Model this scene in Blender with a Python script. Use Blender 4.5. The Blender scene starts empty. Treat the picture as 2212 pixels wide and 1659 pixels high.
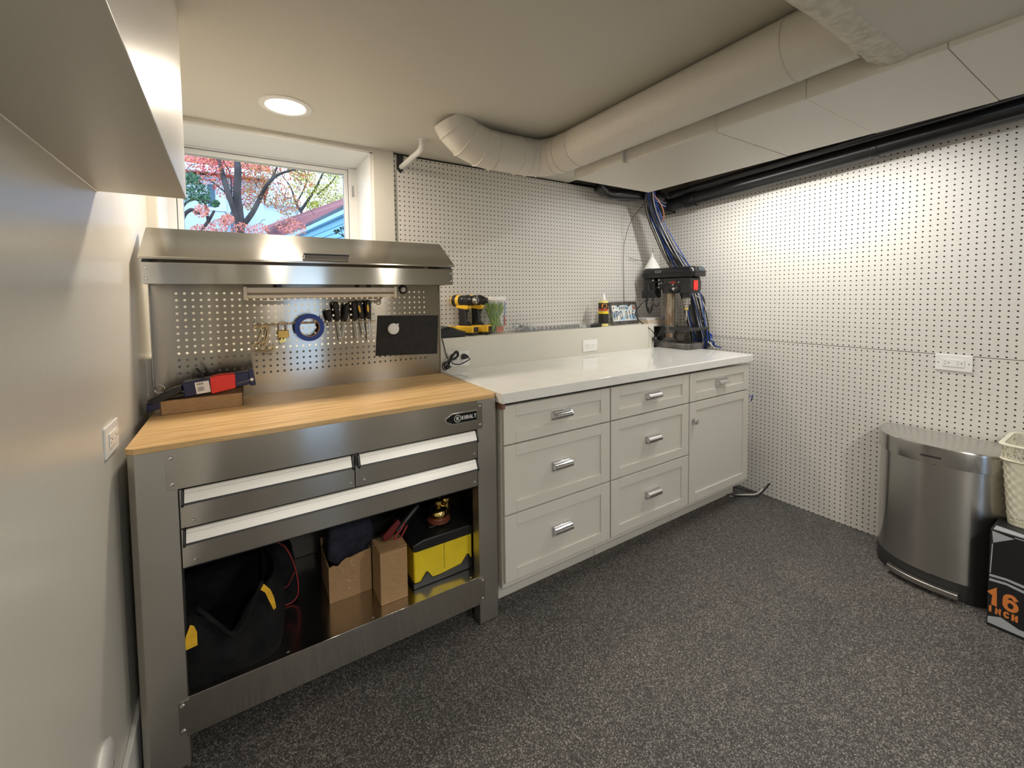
import bpy, bmesh, math, random
from mathutils import Vector, Matrix
random.seed(7)
C = bpy.context.scene.collection
S = bpy.context.scene
PI = math.pi

# ------------------------------------------------------------------ camera
W, H = 2212.0, 1659.0
F, CX, CY, YAW, PITCH, ROLL = 902.4912, 1076.6745, 681.4699, .5483, .0469, -.0125
CAM = Vector((-.7027, -2.1793, 1.3132))
fwd = Vector((math.sin(YAW)*math.cos(PITCH), math.cos(YAW)*math.cos(PITCH), -math.sin(PITCH)))
r0 = Vector((math.cos(YAW), -math.sin(YAW), 0)); u0 = r0.cross(fwd)
RT = math.cos(ROLL)*r0 + math.sin(ROLL)*u0
UP = -math.sin(ROLL)*r0 + math.cos(ROLL)*u0
cd = bpy.data.cameras.new('camera'); cam = bpy.data.objects.new('camera', cd); C.objects.link(cam)
cd.sensor_fit = 'HORIZONTAL'; cd.sensor_width = 36; cd.lens = F/W*36
cd.shift_x = (W/2-CX)/W; cd.shift_y = (CY-H/2)/W; cd.clip_start = .02; cd.clip_end = 200
M = Matrix((RT, UP, -fwd)).transposed().to_4x4(); M.translation = CAM
cam.matrix_world = M
S.camera = cam
def at(px, py, ax, v):
    """photo measurement -> point on the plane ax = v"""
    d = fwd + RT*((px-CX)/F) - UP*((py-CY)/F); i = 'xyz'.index(ax)
    return CAM + d*((v-CAM[i])/d[i])

# ------------------------------------------------------------------ world, lights, exposure
S.view_settings.view_transform = 'Standard'; S.view_settings.look = 'None'
S.view_settings.exposure = 0.3; S.view_settings.gamma = 1.0; S.view_settings.use_curve_mapping = False
w = bpy.data.worlds.new('sky'); S.world = w; w.use_nodes = True
nt = w.node_tree; bg = nt.nodes['Background']
tc = nt.nodes.new('ShaderNodeTexCoord'); nz = nt.nodes.new('ShaderNodeTexNoise'); nz.inputs['Scale'].default_value = 3
cr = nt.nodes.new('ShaderNodeValToRGB'); cr.color_ramp.elements[0].color = (.34,.58,.98,1); cr.color_ramp.elements[1].color = (.74,.89,1,1)
cr.color_ramp.elements[0].position = .35; cr.color_ramp.elements[1].position = .6
nt.links.new(tc.outputs['Generated'], nz.inputs['Vector']); nt.links.new(nz.outputs['Fac'], cr.inputs['Fac'])
nt.links.new(cr.outputs['Color'], bg.inputs['Color']); bg.inputs['Strength'].default_value = 2.5

def area(name, loc, size, power, col, target=None, shape='DISK', spread=None):
    l = bpy.data.lights.new(name, 'AREA'); l.shape = shape; l.size = size; l.energy = power; l.color = col
    if spread: l.spread = spread
    o = bpy.data.objects.new(name, l); C.objects.link(o); o.location = loc
    if target is not None:
        o.rotation_euler = (Vector(target)-Vector(loc)).to_track_quat('-Z', 'Y').to_euler()
    return o
WARM = (1, .87, .72)
LAMPS = [((-.532, -.313), 2.07, 10.5, WARM), ((-.42, -3.0), 1.885, 11, (1, .93, .83)), ((.55, -2.75), 1.885, 15, (1, .96, .88))]

# ------------------------------------------------------------------ materials
def mat(name, col, rough=.5, metal=0, **k):
    m = bpy.data.materials.new(name); m.use_nodes = True
    b = m.node_tree.nodes['Principled BSDF']
    b.inputs['Base Color'].default_value = (*col, 1); b.inputs['Roughness'].default_value = rough; b.inputs['Metallic'].default_value = metal
    for a, v in k.items():
        a = {'spec': 'Specular IOR Level', 'coat': 'Coat Weight', 'trans': 'Transmission Weight', 'ior': 'IOR', 'emit': 'Emission Strength', 'alpha': 'Alpha', 'aniso': 'Anisotropic', 'sheen': 'Sheen Weight'}[a]
        b.inputs[a].default_value = v
    return m
def N(m, t, **k):
    n = m.node_tree.nodes.new(t)
    for a, v in k.items():
        if a in n.inputs: n.inputs[a].default_value = v
        else: setattr(n, a, v)
    return n
def L(m, a, b): m.node_tree.links.new(a, b)
def B(m): return m.node_tree.nodes['Principled BSDF']
def noisy(m, c1, c2, scale=20, stretch=(1,1,1), detail=3, bump=0, lo=.35, hi=.65, dist=.002, rough=None):
    t = N(m, 'ShaderNodeTexCoord'); mp = N(m, 'ShaderNodeMapping'); mp.inputs['Scale'].default_value = stretch
    n = N(m, 'ShaderNodeTexNoise', Scale=scale, Detail=detail); r = N(m, 'ShaderNodeValToRGB')
    r.color_ramp.elements[0].position = lo; r.color_ramp.elements[1].position = hi
    r.color_ramp.elements[0].color = (*c1, 1); r.color_ramp.elements[1].color = (*c2, 1)
    L(m, t.outputs['Object'], mp.inputs['Vector']); L(m, mp.outputs['Vector'], n.inputs['Vector']); L(m, n.outputs['Fac'], r.inputs['Fac'])
    L(m, r.outputs['Color'], B(m).inputs['Base Color'])
    if rough:
        q = N(m, 'ShaderNodeMapRange'); q.inputs['To Min'].default_value, q.inputs['To Max'].default_value = rough
        L(m, n.outputs['Fac'], q.inputs['Value']); L(m, q.outputs['Result'], B(m).inputs['Roughness'])
    if bump:
        bp = N(m, 'ShaderNodeBump', Strength=bump, Distance=dist); L(m, n.outputs['Fac'], bp.inputs['Height']); L(m, bp.outputs['Normal'], B(m).inputs['Normal'])
    return m
def paint(name, col, rough, bump=.06, scale=160):
    c2 = tuple(c*.965 for c in col)
    return noisy(mat(name, col, rough), c2, col, scale, (1,1,1), 4, bump, .3, .7, .001)
wallp = paint('semi gloss cream wall paint', (.64, .615, .55), .3, .12, 90)
wallb = paint('cream wall paint', (.66, .63, .55), .55)
ceilp = paint('cream ceiling paint', (.60, .575, .50), .6)
ductp = paint('cream painted sheet metal', (.68, .64, .565), .42, .05, 60)
roughp = noisy(mat('lumpy painted plaster', (.6,.56,.47), .6), (.5,.46,.38), (.66,.62,.53), 45, (1,1,1), 6, .9, .3, .6, .008)
whitep = mat('white painted trim', (.74, .73, .70), .35)
cabp = paint('greige cabinet lacquer', (.66, .635, .57), .38, .03, 300)
counterm = noisy(mat('glossy white countertop', (.80, .79, .74), .07, coat=.3), (.79,.78,.73), (.82,.81,.77), 12)
platem = mat('white plastic', (.82, .81, .78), .3)
darkm = mat('dark slot', (.02, .02, .02), .6)
chrome = mat('polished chrome', (.72, .72, .74), .1, 1)
nickel = mat('bright bolt metal', (.75, .74, .72), .25, 1)
black = mat('black plastic', (.012, .012, .013), .4)
blackgl = mat('black glossy plastic', (.01, .01, .011), .22)
blackpipe = mat('black drain pipe', (.012, .012, .013), .28)
yellow = mat('tool yellow plastic', (.86, .52, .03), .4)
yellowbox = noisy(mat('toolbox yellow plastic', (.80, .60, .02), .45), (.74,.55,.02), (.82,.62,.02), 14)
cardb = noisy(mat('brown cardboard', (.38, .23, .12), .85), (.35,.21,.10), (.42,.26,.13), 40, (1,1,6), 3, .1)
navy = mat('navy blue plastic', (.012, .016, .07), .28)
redp = mat('red plastic', (.75, .03, .02), .4)
brass = mat('polished brass', (.83, .62, .22), .1, 1)
darkwood = mat('dark red wood', (.16, .045, .025), .3)
steel = mat('machined steel', (.42, .40, .37), .35, 1)
rustst = noisy(mat('rusty steel column', (.35,.28,.2), .4, .85), (.20,.13,.08), (.42,.35,.27), 40, (1,1,.25), 5, 0, .35, .6)
castm = noisy(mat('grey cast iron', (.1,.1,.095), .5, .3), (.07,.065,.06), (.17,.165,.155), 18)
blackiron = noisy(mat('black enamelled iron', (.015,.015,.016), .3), (.012,.012,.012), (.03,.029,.028), 30)
alum = mat('satin aluminium strip', (.80, .78, .74), .42, .35)
glassm = mat('clear glass', (1,1,1), .02, trans=1.0, ior=1.45)
acryl = mat('clear acrylic', (.93,.95,.96), .05, alpha=.07)
cabfab = noisy(mat('black canvas', (.006,.006,.007), .9, spec=.15), (.006,.006,.007), (.015,.015,.016), 20, (1,1,1), 4, .5, .3,.7,.004)
blackrub = noisy(mat('black rubber sheet', (.015,.014,.014), .8), (.012,.011,.011), (.02,.019,.018), 30)
bluem = mat('blue masking tape', (.012, .05, .32), .5)

def brushed(name, col, rough, axis=0, aniso=.75, rot=.25, around='Z'):
    """brushed stainless: very fine streaks along one axis plus an anisotropic highlight across them"""
    m = mat(name, col, rough, 1, aniso=aniso); b = B(m)
    b.inputs['Anisotropic Rotation'].default_value = rot
    t = N(m, 'ShaderNodeTexCoord'); mp = N(m, 'ShaderNodeMapping')
    sc = [900, 900, 900]; sc[axis] = 6; mp.inputs['Scale'].default_value = sc
    n = N(m, 'ShaderNodeTexNoise', Scale=1.0, Detail=2)
    L(m, t.outputs['Object'], mp.inputs['Vector']); L(m, mp.outputs['Vector'], n.inputs['Vector'])
    n2 = N(m, 'ShaderNodeTexNoise', Scale=4.0, Detail=5); L(m, t.outputs['Object'], n2.inputs['Vector'])
    q = N(m, 'ShaderNodeMapRange'); q.inputs['From Min'].default_value=.3; q.inputs['From Max'].default_value=.7
    q.inputs['To Min'].default_value = rough*.9; q.inputs['To Max'].default_value = rough*1.12
    L(m, n2.outputs['Fac'], q.inputs['Value']); L(m, q.outputs['Result'], b.inputs['Roughness'])
    r = N(m, 'ShaderNodeValToRGB'); r.color_ramp.elements[0].color = (*[c*.96 for c in col], 1); r.color_ramp.elements[1].color = (*col, 1)
    L(m, n.outputs['Fac'], r.inputs['Fac']); L(m, r.outputs['Color'], b.inputs['Base Color'])
    tg = N(m, 'ShaderNodeTangent'); tg.direction_type = 'RADIAL'; tg.axis = around; L(m, tg.outputs[0], b.inputs['Tangent'])
    return m
SS = (.56, .53, .48)
ss = brushed('brushed stainless steel', SS, .155, 0, .95)
ssv = brushed('brushed stainless steel, upright grain', (.50,.475,.43), .42, 2, .2)
sstop = brushed('brushed stainless sheet', (.60,.58,.54), .22, 0, .3)
sslid = brushed('brushed stainless lid', (.50,.47,.42), .22, 0, .93, 0, 'X')
sscan = brushed('brushed stainless bin wall', (.50,.49,.47), .24, 1, .92)

def pegmat():
    m = noisy(mat('white hardboard with holes', (.68,.655,.61), .42), (.665,.64,.59), (.70,.675,.63), 70, (1,1,1), 3, .05)
    col = B(m).inputs['Base Color'].links[0].from_socket
    t = N(m, 'ShaderNodeTexCoord'); v = N(m, 'ShaderNodeVectorMath', operation='SCALE'); v.inputs['Scale'].default_value = 1/.0254
    L(m, t.outputs['Object'], v.inputs[0])
    a = N(m, 'ShaderNodeVectorMath', operation='ADD'); a.inputs[1].default_value = (.5,.5,.5); L(m, v.outputs[0], a.inputs[0])
    f = N(m, 'ShaderNodeVectorMath', operation='FRACTION'); L(m, a.outputs[0], f.inputs[0])
    s = N(m, 'ShaderNodeVectorMath', operation='SUBTRACT'); s.inputs[1].default_value = (.5,.5,.5); L(m, f.outputs[0], s.inputs[0])
    mu = N(m, 'ShaderNodeVectorMath', operation='MULTIPLY'); mu.inputs[1].default_value = (1,0,1); L(m, s.outputs[0], mu.inputs[0])
    ln = N(m, 'ShaderNodeVectorMath', operation='LENGTH'); L(m, mu.outputs[0], ln.inputs[0])
    lt = N(m, 'ShaderNodeMapRange'); lt.inputs['From Min'].default_value = .125; lt.inputs['From Max'].default_value = .155
    lt.inputs['To Min'].default_value = 1; lt.inputs['To Max'].default_value = 0
    L(m, ln.outputs['Value'], lt.inputs['Value'])
    mx = N(m, 'ShaderNodeMix', data_type='RGBA'); L(m, lt.outputs['Result'], mx.inputs['Factor']); L(m, col, mx.inputs['A']); mx.inputs['B'].default_value = (.018,.015,.013,1)
    L(m, mx.outputs['Result'], B(m).inputs['Base Color'])
    rr = N(m, 'ShaderNodeMapRange'); rr.inputs['To Min'].default_value = .42; rr.inputs['To Max'].default_value = 1; L(m, lt.outputs['Result'], rr.inputs['Value'])
    L(m, rr.outputs['Result'], B(m).inputs['Roughness'])
    return m
peg = pegmat()

def floormat():
    m = mat('speckled rubber floor', (.05,.05,.05), .62)
    t = N(m, 'ShaderNodeTexCoord')
    v = N(m, 'ShaderNodeTexVoronoi', Scale=330.0); L(m, t.outputs['Object'], v.inputs['Vector'])
    sep = N(m, 'ShaderNodeSeparateColor'); L(m, v.outputs['Color'], sep.inputs['Color'])
    r = N(m, 'ShaderNodeValToRGB'); e = r.color_ramp.elements; e[0].position = 0; e[0].color = (.027,.026,.0255,1); e[1].position = 1; e[1].color = (.33,.31,.29,1)
    x = e.new(.45); x.color = (.056,.053,.050,1); x = e.new(.75); x.color = (.120,.114,.108,1)
    L(m, sep.outputs['Red'], r.inputs['Fac'])
    n = N(m, 'ShaderNodeTexNoise', Scale=2.2, Detail=4); L(m, t.outputs['Object'], n.inputs['Vector'])
    r2 = N(m, 'ShaderNodeValToRGB'); r2.color_ramp.elements[0].position=.35; r2.color_ramp.elements[1].position=.68
    r2.color_ramp.elements[0].color = (.82,.84,.84,1); r2.color_ramp.elements[1].color = (1.08,1.04,1.0,1)
    L(m, n.outputs['Fac'], r2.inputs['Fac'])
    mx = N(m, 'ShaderNodeMix', data_type='RGBA', blend_type='MULTIPLY'); mx.inputs['Factor'].default_value = 1
    L(m, r.outputs['Color'], mx.inputs['A']); L(m, r2.outputs['Color'], mx.inputs['B'])
    # butt joint between two rolls
    sx = N(m, 'ShaderNodeSeparateXYZ'); L(m, t.outputs['Object'], sx.inputs[0])
    a = N(m, 'ShaderNodeMath', operation='SUBTRACT'); a.inputs[1].default_value = .057; L(m, sx.outputs['X'], a.inputs[0])
    ab = N(m, 'ShaderNodeMath', operation='ABSOLUTE'); L(m, a.outputs[0], ab.inputs[0])
    lt = N(m, 'ShaderNodeMath', operation='LESS_THAN'); lt.inputs[1].default_value = .0012; L(m, ab.outputs[0], lt.inputs[0])
    m2 = N(m, 'ShaderNodeMix', data_type='RGBA'); L(m, lt.outputs[0], m2.inputs['Factor']); L(m, mx.outputs['Result'], m2.inputs['A']); m2.inputs['B'].default_value = (.02,.02,.02,1)
    L(m, m2.outputs['Result'], B(m).inputs['Base Color'])
    bp = N(m, 'ShaderNodeBump', Strength=.5, Distance=.0015); L(m, sep.outputs['Green'], bp.inputs['Height']); L(m, bp.outputs['Normal'], B(m).inputs['Normal'])
    return m
floorm = floormat()

def bamboo():
    m = mat('bamboo board', (.66,.40,.16), .38)
    t = N(m, 'ShaderNodeTexCoord'); mp = N(m, 'ShaderNodeMapping'); mp.inputs['Scale'].default_value = (1.6, 90, 60)
    n = N(m, 'ShaderNodeTexNoise', Scale=1.0, Detail=5); L(m, t.outputs['Object'], mp.inputs['Vector']); L(m, mp.outputs['Vector'], n.inputs['Vector'])
    r = N(m, 'ShaderNodeValToRGB'); e = r.color_ramp.elements; e[0].position=.28; e[0].color=(.42,.235,.085,1); e[1].position=.7; e[1].color=(.78,.54,.27,1)
    x = e.new(.42); x.color = (.66,.43,.19,1)
    L(m, n.outputs['Fac'], r.inputs['Fac'])
    mp2 = N(m, 'ShaderNodeMapping'); mp2.inputs['Scale'].default_value = (9, 55, 55); n2 = N(m, 'ShaderNodeTexNoise', Scale=1.0, Detail=2)
    L(m, t.outputs['Object'], mp2.inputs['Vector']); L(m, mp2.outputs['Vector'], n2.inputs['Vector'])
    r2 = N(m, 'ShaderNodeValToRGB'); r2.color_ramp.elements[0].position=.3; r2.color_ramp.elements[1].position=.6; r2.color_ramp.elements[0].color=(.72,.68,.62,1); r2.color_ramp.elements[1].color=(1,1,1,1)
    L(m, n2.outputs['Fac'], r2.inputs['Fac'])
    mx = N(m, 'ShaderNodeMix', data_type='RGBA', blend_type='MULTIPLY'); mx.inputs['Factor'].default_value = .6
    L(m, r.outputs['Color'], mx.inputs['A']); L(m, r2.outputs['Color'], mx.inputs['B']); L(m, mx.outputs['Result'], B(m).inputs['Base Color'])
    return m
bam = bamboo()

# ------------------------------------------------------------------ mesh helpers
def frame(d):
    d = Vector(d).normalized(); a = Vector((0,0,1)) if abs(d.z) < .9 else Vector((1,0,0))
    x = a.cross(d).normalized(); return x, d.cross(x)
class MB:
    def __init__(s): s.bm = bmesh.new()
    def box(s, x0, x1, y0, y1, z0, z1):
        v = [s.bm.verts.new((x, y, z)) for x in (x0, x1) for y in (y0, y1) for z in (z0, z1)]
        for f in ((0,1,3,2),(4,6,7,5),(0,4,5,1),(2,3,7,6),(0,2,6,4),(1,5,7,3)): s.bm.faces.new([v[i] for i in f])
        return s
    def prism(s, poly, axis, a, b, shift=(0,0,0)):
        """polygon of 2-D points pushed along axis from a to b; shift moves the far end"""
        def P(p, t, e):
            q = {'x': (t, p[0], p[1]), 'y': (p[0], t, p[1]), 'z': (p[0], p[1], t)}[axis]
            return Vector(q) + (Vector(shift) if e else Vector())
        A = [s.bm.verts.new(P(p, a, 0)) for p in poly]; D = [s.bm.verts.new(P(p, b, 1)) for p in poly]; n = len(poly)
        s.bm.faces.new(A); s.bm.faces.new(D[::-1])
        for i in range(n): s.bm.faces.new((A[i], D[i], D[(i+1)%n], A[(i+1)%n]))
        return s
    def ring(s, c, x, y, r, n, r2=None):
        r2 = r if r2 is None else r2
        return [s.bm.verts.new(Vector(c) + x*(r*math.cos(2*PI*i/n)) + y*(r2*math.sin(2*PI*i/n))) for i in range(n)]
    def bridge(s, A, Bv):
        n = len(A)
        for i in range(n): s.bm.faces.new((A[i], A[(i+1)%n], Bv[(i+1)%n], Bv[i]))
    def cyl(s, a, b, r, r2=None, n=24, cap=True):
        a = Vector(a); b = Vector(b); x, y = frame(b-a); A = s.ring(a, x, y, r, n); D = s.ring(b, x, y, r if r2 is None else r2, n)
        s.bridge(A, D)
        if cap: s.bm.faces.new(A[::-1]); s.bm.faces.new(D)
        return s
    def tube(s, pts, r, n=8, closed=False, radii=None):
        pts = [Vector(p) for p in pts]; m = len(pts); R = []; x = None
        for i, p in enumerate(pts):
            if closed: d = pts[(i+1)%m]-pts[i-1]
            else: d = pts[min(i+1, m-1)]-pts[max(i-1, 0)]
            if d.length < 1e-9: d = Vector((0,0,1))
            d.normalize()
            if x is None: x, y = frame(d)
            else:
                x = (x - d*x.dot(d)); x = x.normalized() if x.length > 1e-6 else frame(d)[0]; y = d.cross(x)
            R.append(s.ring(p, x, y, radii[i] if radii else r, n))
        for i in range(m-1): s.bridge(R[i], R[i+1])
        if closed: s.bridge(R[-1], R[0])
        else: s.bm.faces.new(R[0][::-1]); s.bm.faces.new(R[-1])
        return s
    def lathe(s, c, prof, n=32, axis=(0,0,1), cap=True):
        c = Vector(c); ax = Vector(axis).normalized(); x, y = frame(ax); R = []
        for r, h in prof: R.append(s.ring(c+ax*h, x, y, max(r, 1e-5), n))
        for i in range(len(R)-1): s.bridge(R[i], R[i+1])
        if cap: s.bm.faces.new(R[0][::-1]); s.bm.faces.new(R[-1])
        return s
    def torus(s, c, axis, R, r, n=32, k=8):
        x, y = frame(axis); return s.tube([Vector(c)+x*(R*math.cos(2*PI*i/n))+y*(R*math.sin(2*PI*i/n)) for i in range(n)], r, k, True)
    def quad(s, *p):
        s.bm.faces.new([s.bm.verts.new(q) for q in p]); return s
    def rot(s, c, axis, ang):
        bmesh.ops.rotate(s.bm, verts=s.bm.verts, cent=Vector(c), matrix=Matrix.Rotation(ang, 3, axis)); return s
    def build(s, name, m, parent=None, bevel=0, smooth=True, origin=None, seg=2, sub=0):
        bmesh.ops.recalc_face_normals(s.bm, faces=s.bm.faces)
        if parent is not None: o0 = wloc(parent)
        elif origin is not None: o0 = Vector(origin)
        else:
            xs = [v.co for v in s.bm.verts]
            o0 = Vector(((min(v.x for v in xs)+max(v.x for v in xs))/2, (min(v.y for v in xs)+max(v.y for v in xs))/2, min(v.z for v in xs)))
        bmesh.ops.translate(s.bm, verts=s.bm.verts, vec=-o0)
        me = bpy.data.meshes.new(name); s.bm.to_mesh(me); s.bm.free()
        me.materials.append(m); o = bpy.data.objects.new(name, me); C.objects.link(o)
        if parent is not None: o.parent = parent
        else: o.location = o0
        if smooth:
            for p in me.polygons: p.use_smooth = True
            me.set_sharp_from_angle(angle=math.radians(35))
        if bevel:
            b = o.modifiers.new('bevel', 'BEVEL'); b.width = bevel; b.segments = seg; b.limit_method = 'ANGLE'; b.angle_limit = math.radians(40); b.harden_normals = False
        if sub:
            b = o.modifiers.new('sub', 'SUBSURF'); b.levels = sub; b.render_levels = sub
        return o
def wloc(o):
    v = Vector(o.location)
    while o.parent: o = o.parent; v += Vector(o.location)
    return v
def tag(o, label=None, cat=None, group=None, kind=None):
    if label: o['label'] = label
    if cat: o['category'] = cat
    if group: o['group'] = group
    if kind: o['kind'] = kind
    return o
def thing(name, label, cat, loc, group=None):
    o = bpy.data.objects.new(name, None); o.empty_display_size = .05; C.objects.link(o); o.location = loc
    return tag(o, label, cat, group)
def struct(name, mb, m, label=None, **k): return tag(mb.build(name, m, **k), label, None, None, 'structure')
def copy_tree(o, loc, label=None, parent=None):
    c = o.copy(); C.objects.link(c); c.parent = parent
    if parent is None: c.location = loc
    if label: c['label'] = label
    for ch in list(o.children): copy_tree(ch, None, None, c)
    return c
def spline(pts, n=8):
    pts = [Vector(p) for p in pts]; out = []
    P = [pts[0]*2-pts[1]] + pts + [pts[-1]*2-pts[-2]]
    for i in range(1, len(P)-2):
        a, b, c, d = P[i-1:i+3]
        for j in range(n):
            t = j/n; out.append(.5*((2*b)+(c-a)*t+(2*a-5*b+4*c-d)*t*t+(3*b-a-3*c+d)*t**3))
    out.append(pts[-1]); return out
def arcp(cx, cy, rx, ry, a0, a1, n=10): return [(cx+rx*math.cos(math.radians(a0+(a1-a0)*i/n)), cy+ry*math.sin(math.radians(a0+(a1-a0)*i/n))) for i in range(n+1)]
GLYPH = {   # strokes in a 0..1 box, True = closed
 'K': [([(0,0),(0,1)],0), ([(.85,1),(.12,.46)],0), ([(.30,.60),(.9,0)],0)], 'O': [(arcp(.5,.5,.5,.5,0,345,22),1)], 'B': [([(0,0),(0,1),(.5,1)]+arcp(.55,.76,.27,.24,85,-85)+[(.1,.52)],0), ([(.5,.5)]+arcp(.58,.26,.32,.26,85,-85)+[(0,0)],0)],
 'A': [([(0,0),(.45,1),(.55,1),(1,0)],0), ([(.22,.32),(.78,.32)],0)], 'L': [([(0,1),(0,0),(.75,0)],0)], 'T': [([(0,1),(1,1)],0), ([(.5,.94),(.5,0)],0)],
 'W': [([(0,1),(.25,0),(.5,.8),(.75,0),(1,1)],0)], 'P': [([(0,0),(0,1),(.5,1)]+arcp(.55,.75,.32,.25,85,-85)+[(.1,.5)],0)], '0': [(arcp(.5,.5,.38,.5,0,345,22),1)],
 '1': [([(.18,.78),(.5,1),(.5,0)],0)], '6': [(arcp(.5,.31,.42,.31,0,345,22),1), ([(.82,.86)]+arcp(.5,.66,.42,.34,65,180,8)+[(.08,.31)],0)],
 'I': [([(.5,0),(.5,1)],0)], 'N': [([(0,0),(0,1),(.9,0),(.9,1)],0)], 'C': [(arcp(.5,.5,.48,.5,45,315,20),0)], 'H': [([(0,0),(0,1)],0), ([(.9,0),(.9,1)],0), ([(.06,.5),(.84,.5)],0)],
 'S': [(arcp(.48,.75,.42,.25,30,250,12)+arcp(.48,.26,.44,.26,70,-150,12),0)], 'G': [(arcp(.5,.5,.48,.5,45,330,20)+[(.95,.45),(.55,.45)],0)]}
def letters(word, size, sw, m, parent, loc, ux, uz, adv=.78, wid=.56, th=.0006):
    """bold sign lettering: size = cap height, sw = stroke width, adv/wid = advance and glyph width relative to the height"""
    ux = Vector(ux).normalized(); uz = Vector(uz).normalized(); un = ux.cross(uz); loc = Vector(loc); x0 = 0; k = 0
    b = MB(); hs = sw/2
    for ch in word:
        if ch == ' ': x0 += adv*size*.7; continue
        for pts, closed in GLYPH[ch]:
            P = [Vector((x0+hs+p[0]*(wid*size-sw), hs+p[1]*(size-sw))) for p in pts]; n = len(P); Lf, Rt = [], []
            for i in range(n):
                a = P[(i-1) % n] if closed or i > 0 else P[i]; c = P[(i+1) % n] if closed or i < n-1 else P[i]
                d1 = (P[i]-a); d2 = (c-P[i])
                d1 = d1.normalized() if d1.length > 1e-9 else d2.normalized(); d2 = d2.normalized() if d2.length > 1e-9 else d1
                n1 = Vector((-d1.y, d1.x)); n2 = Vector((-d2.y, d2.x)); nn = (n1+n2); nn = nn.normalized() if nn.length > 1e-6 else n1
                q = hs/max(.45, nn.dot(n1)); e = P[i]
                if not closed and i == 0: e = e-d2*hs
                if not closed and i == n-1: e = e+d1*hs
                Lf.append(e+nn*q); Rt.append(e-nn*q)
            k = (k+1) % 3; h = th*(1+.35*k)
            W3 = lambda v, t: b.bm.verts.new(loc+ux*v.x+uz*v.y+un*t)
            ft = [(W3(l, h), W3(r, h)) for l, r in zip(Lf, Rt)]; bk_ = [(W3(l, 0), W3(r, 0)) for l, r in zip(Lf, Rt)]
            for i in range(n if closed else n-1):
                j = (i+1) % n
                b.bm.faces.new((ft[i][0], ft[i][1], ft[j][1], ft[j][0])); b.bm.faces.new((ft[i][0], ft[j][0], bk_[j][0], bk_[i][0])); b.bm.faces.new((ft[i][1], bk_[i][1], bk_[j][1], ft[j][1]))
        x0 += adv*size
    return b.build('lettering', m, parent, smooth=False)

# ------------------------------------------------------------------ room shell
XR = 2.1428; ZC = 2.07; YF = -4.2; ZL = 1.885
struct('floor', MB().box(-1.5, 2.4, YF-.1, .45, -.05, 0), floorm, origin=(0,0,0), smooth=False)
# back wall (painted part around the window) and the masonry behind the pegboard, its dark tone painting the gap's shade
wx0, wx1, wz0, wz1 = -.986, -.112, 1.53, 2.05      # window reveal opening
b = MB()
b.box(-1.3, wx0, -.012, .45, 0, ZC+.03).box(wx0, wx1, -.012, .45, 0, wz0).box(wx0, wx1, -.012, .45, wz1, ZC+.03).box(wx1, -.008, -.012, .45, 0, ZC+.03)
struct('wall_back', b, wallb, origin=(0,0,0), smooth=False)
struct('wall_back', MB().box(-.008, 2.4, .035, .45, 0, 2.4), mat('masonry darkened as shade behind the board', (.10,.09,.08), .9), origin=(0,.035,0), smooth=False)
# left wall: very slightly out of square
def lx(y): return -1.018 - .019*y/1.0
b = MB().prism([(lx(.0), .0), (lx(YF), YF), (-1.4, YF), (-1.4, .0)], 'z', 0, ZC+.03)
struct('wall_left', b, wallp, origin=(-1,0,0), smooth=False)
struct('wall_right', MB().box(XR+.008, 2.5, YF, .04, 0, 2.4), mat('dark masonry', (.16,.14,.12), .9), origin=(XR,0,0), smooth=False)
# wall behind the camera, with a daylight opening
b = MB().box(-1.4, -.32, YF-.12, YF, 0, 2.4).box(.28, 2.4, YF-.12, YF, 0, 2.4).box(-.32, .28, YF-.12, YF, 0, .12).box(-.32, .28, YF-.12, YF, 1.95, 2.4)
struct('wall_front', b, wallb, origin=(0,YF,0), smooth=False)
# ceiling: high part, the lower slab nearer the camera, and the open dark joist bay above the drain pipe
struct('ceiling', MB().box(-1.4, 1.20, -1.74, .4, ZC, ZC+.14), ceilp, origin=(0,0,ZC), smooth=False)
struct('ceiling', MB().box(-1.4, .708, YF, -1.80, ZL, ZC+.14).box(.708, 2.4, YF, -2.2, ZC+.005, ZC+.14), ceilp, origin=(0,-2,ZL), smooth=False)
b = MB().box(1.2, 2.4, -2.2, .4, 2.27, 2.35)
for i in range(6): b.box(1.2, 2.35, -.25-i*.4, -.21-i*.4, 2.12, 2.27)
struct('ceiling', b, noisy(mat('old brown joists', (.2,.12,.06), .9), (.12,.07,.035), (.25,.16,.09), 12, (1,8,8)), origin=(1.6,-1,2.2), smooth=False)
# lumpy plastered beam across the ceiling
b = MB(); nx, cols = 70, []
rnd = random.Random(3)
for i in range(nx+1):
    x = -1.0 + i*(1.707/nx); q = lambda a: rnd.uniform(-a, a)
    cols.append([b.bm.verts.new(p) for p in ((x, -1.742+q(.002), ZC+.01), (x, -1.743+q(.003), 1.96+q(.004)), (x, -1.745+q(.005), 1.905+q(.004)), (x, -1.751+q(.004), 1.888+q(.003)), (x, -1.775+q(.003), 1.881+q(.002)), (x, -1.800+q(.002), 1.8815+q(.002)), (x, -1.812+q(.003), 1.8835), (x, -1.83, 1.93))])
for i in range(nx):
    for j in range(7): b.bm.faces.new((cols[i][j], cols[i+1][j], cols[i+1][j+1], cols[i][j+1]))
b.bm.faces.new(cols[-1]); b.bm.faces.new(cols[0][::-1])
struct('trim_1', b, roughp, 'rough plastered beam crossing the ceiling', smooth=True)
# painted knee wall with a ledge along the back wall
struct('trim_2', MB().box(-1.1, 1.745, -.21, 0, 0, 1.098), wallb, 'cream painted ledge wall under the pegboard', bevel=.002, smooth=False)
struct('trim_3', MB().box(1.747, 1.807, -.21, 0, 0, 1.098), wallb, 'short end panel of the ledge wall', bevel=.002, smooth=False)
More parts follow.
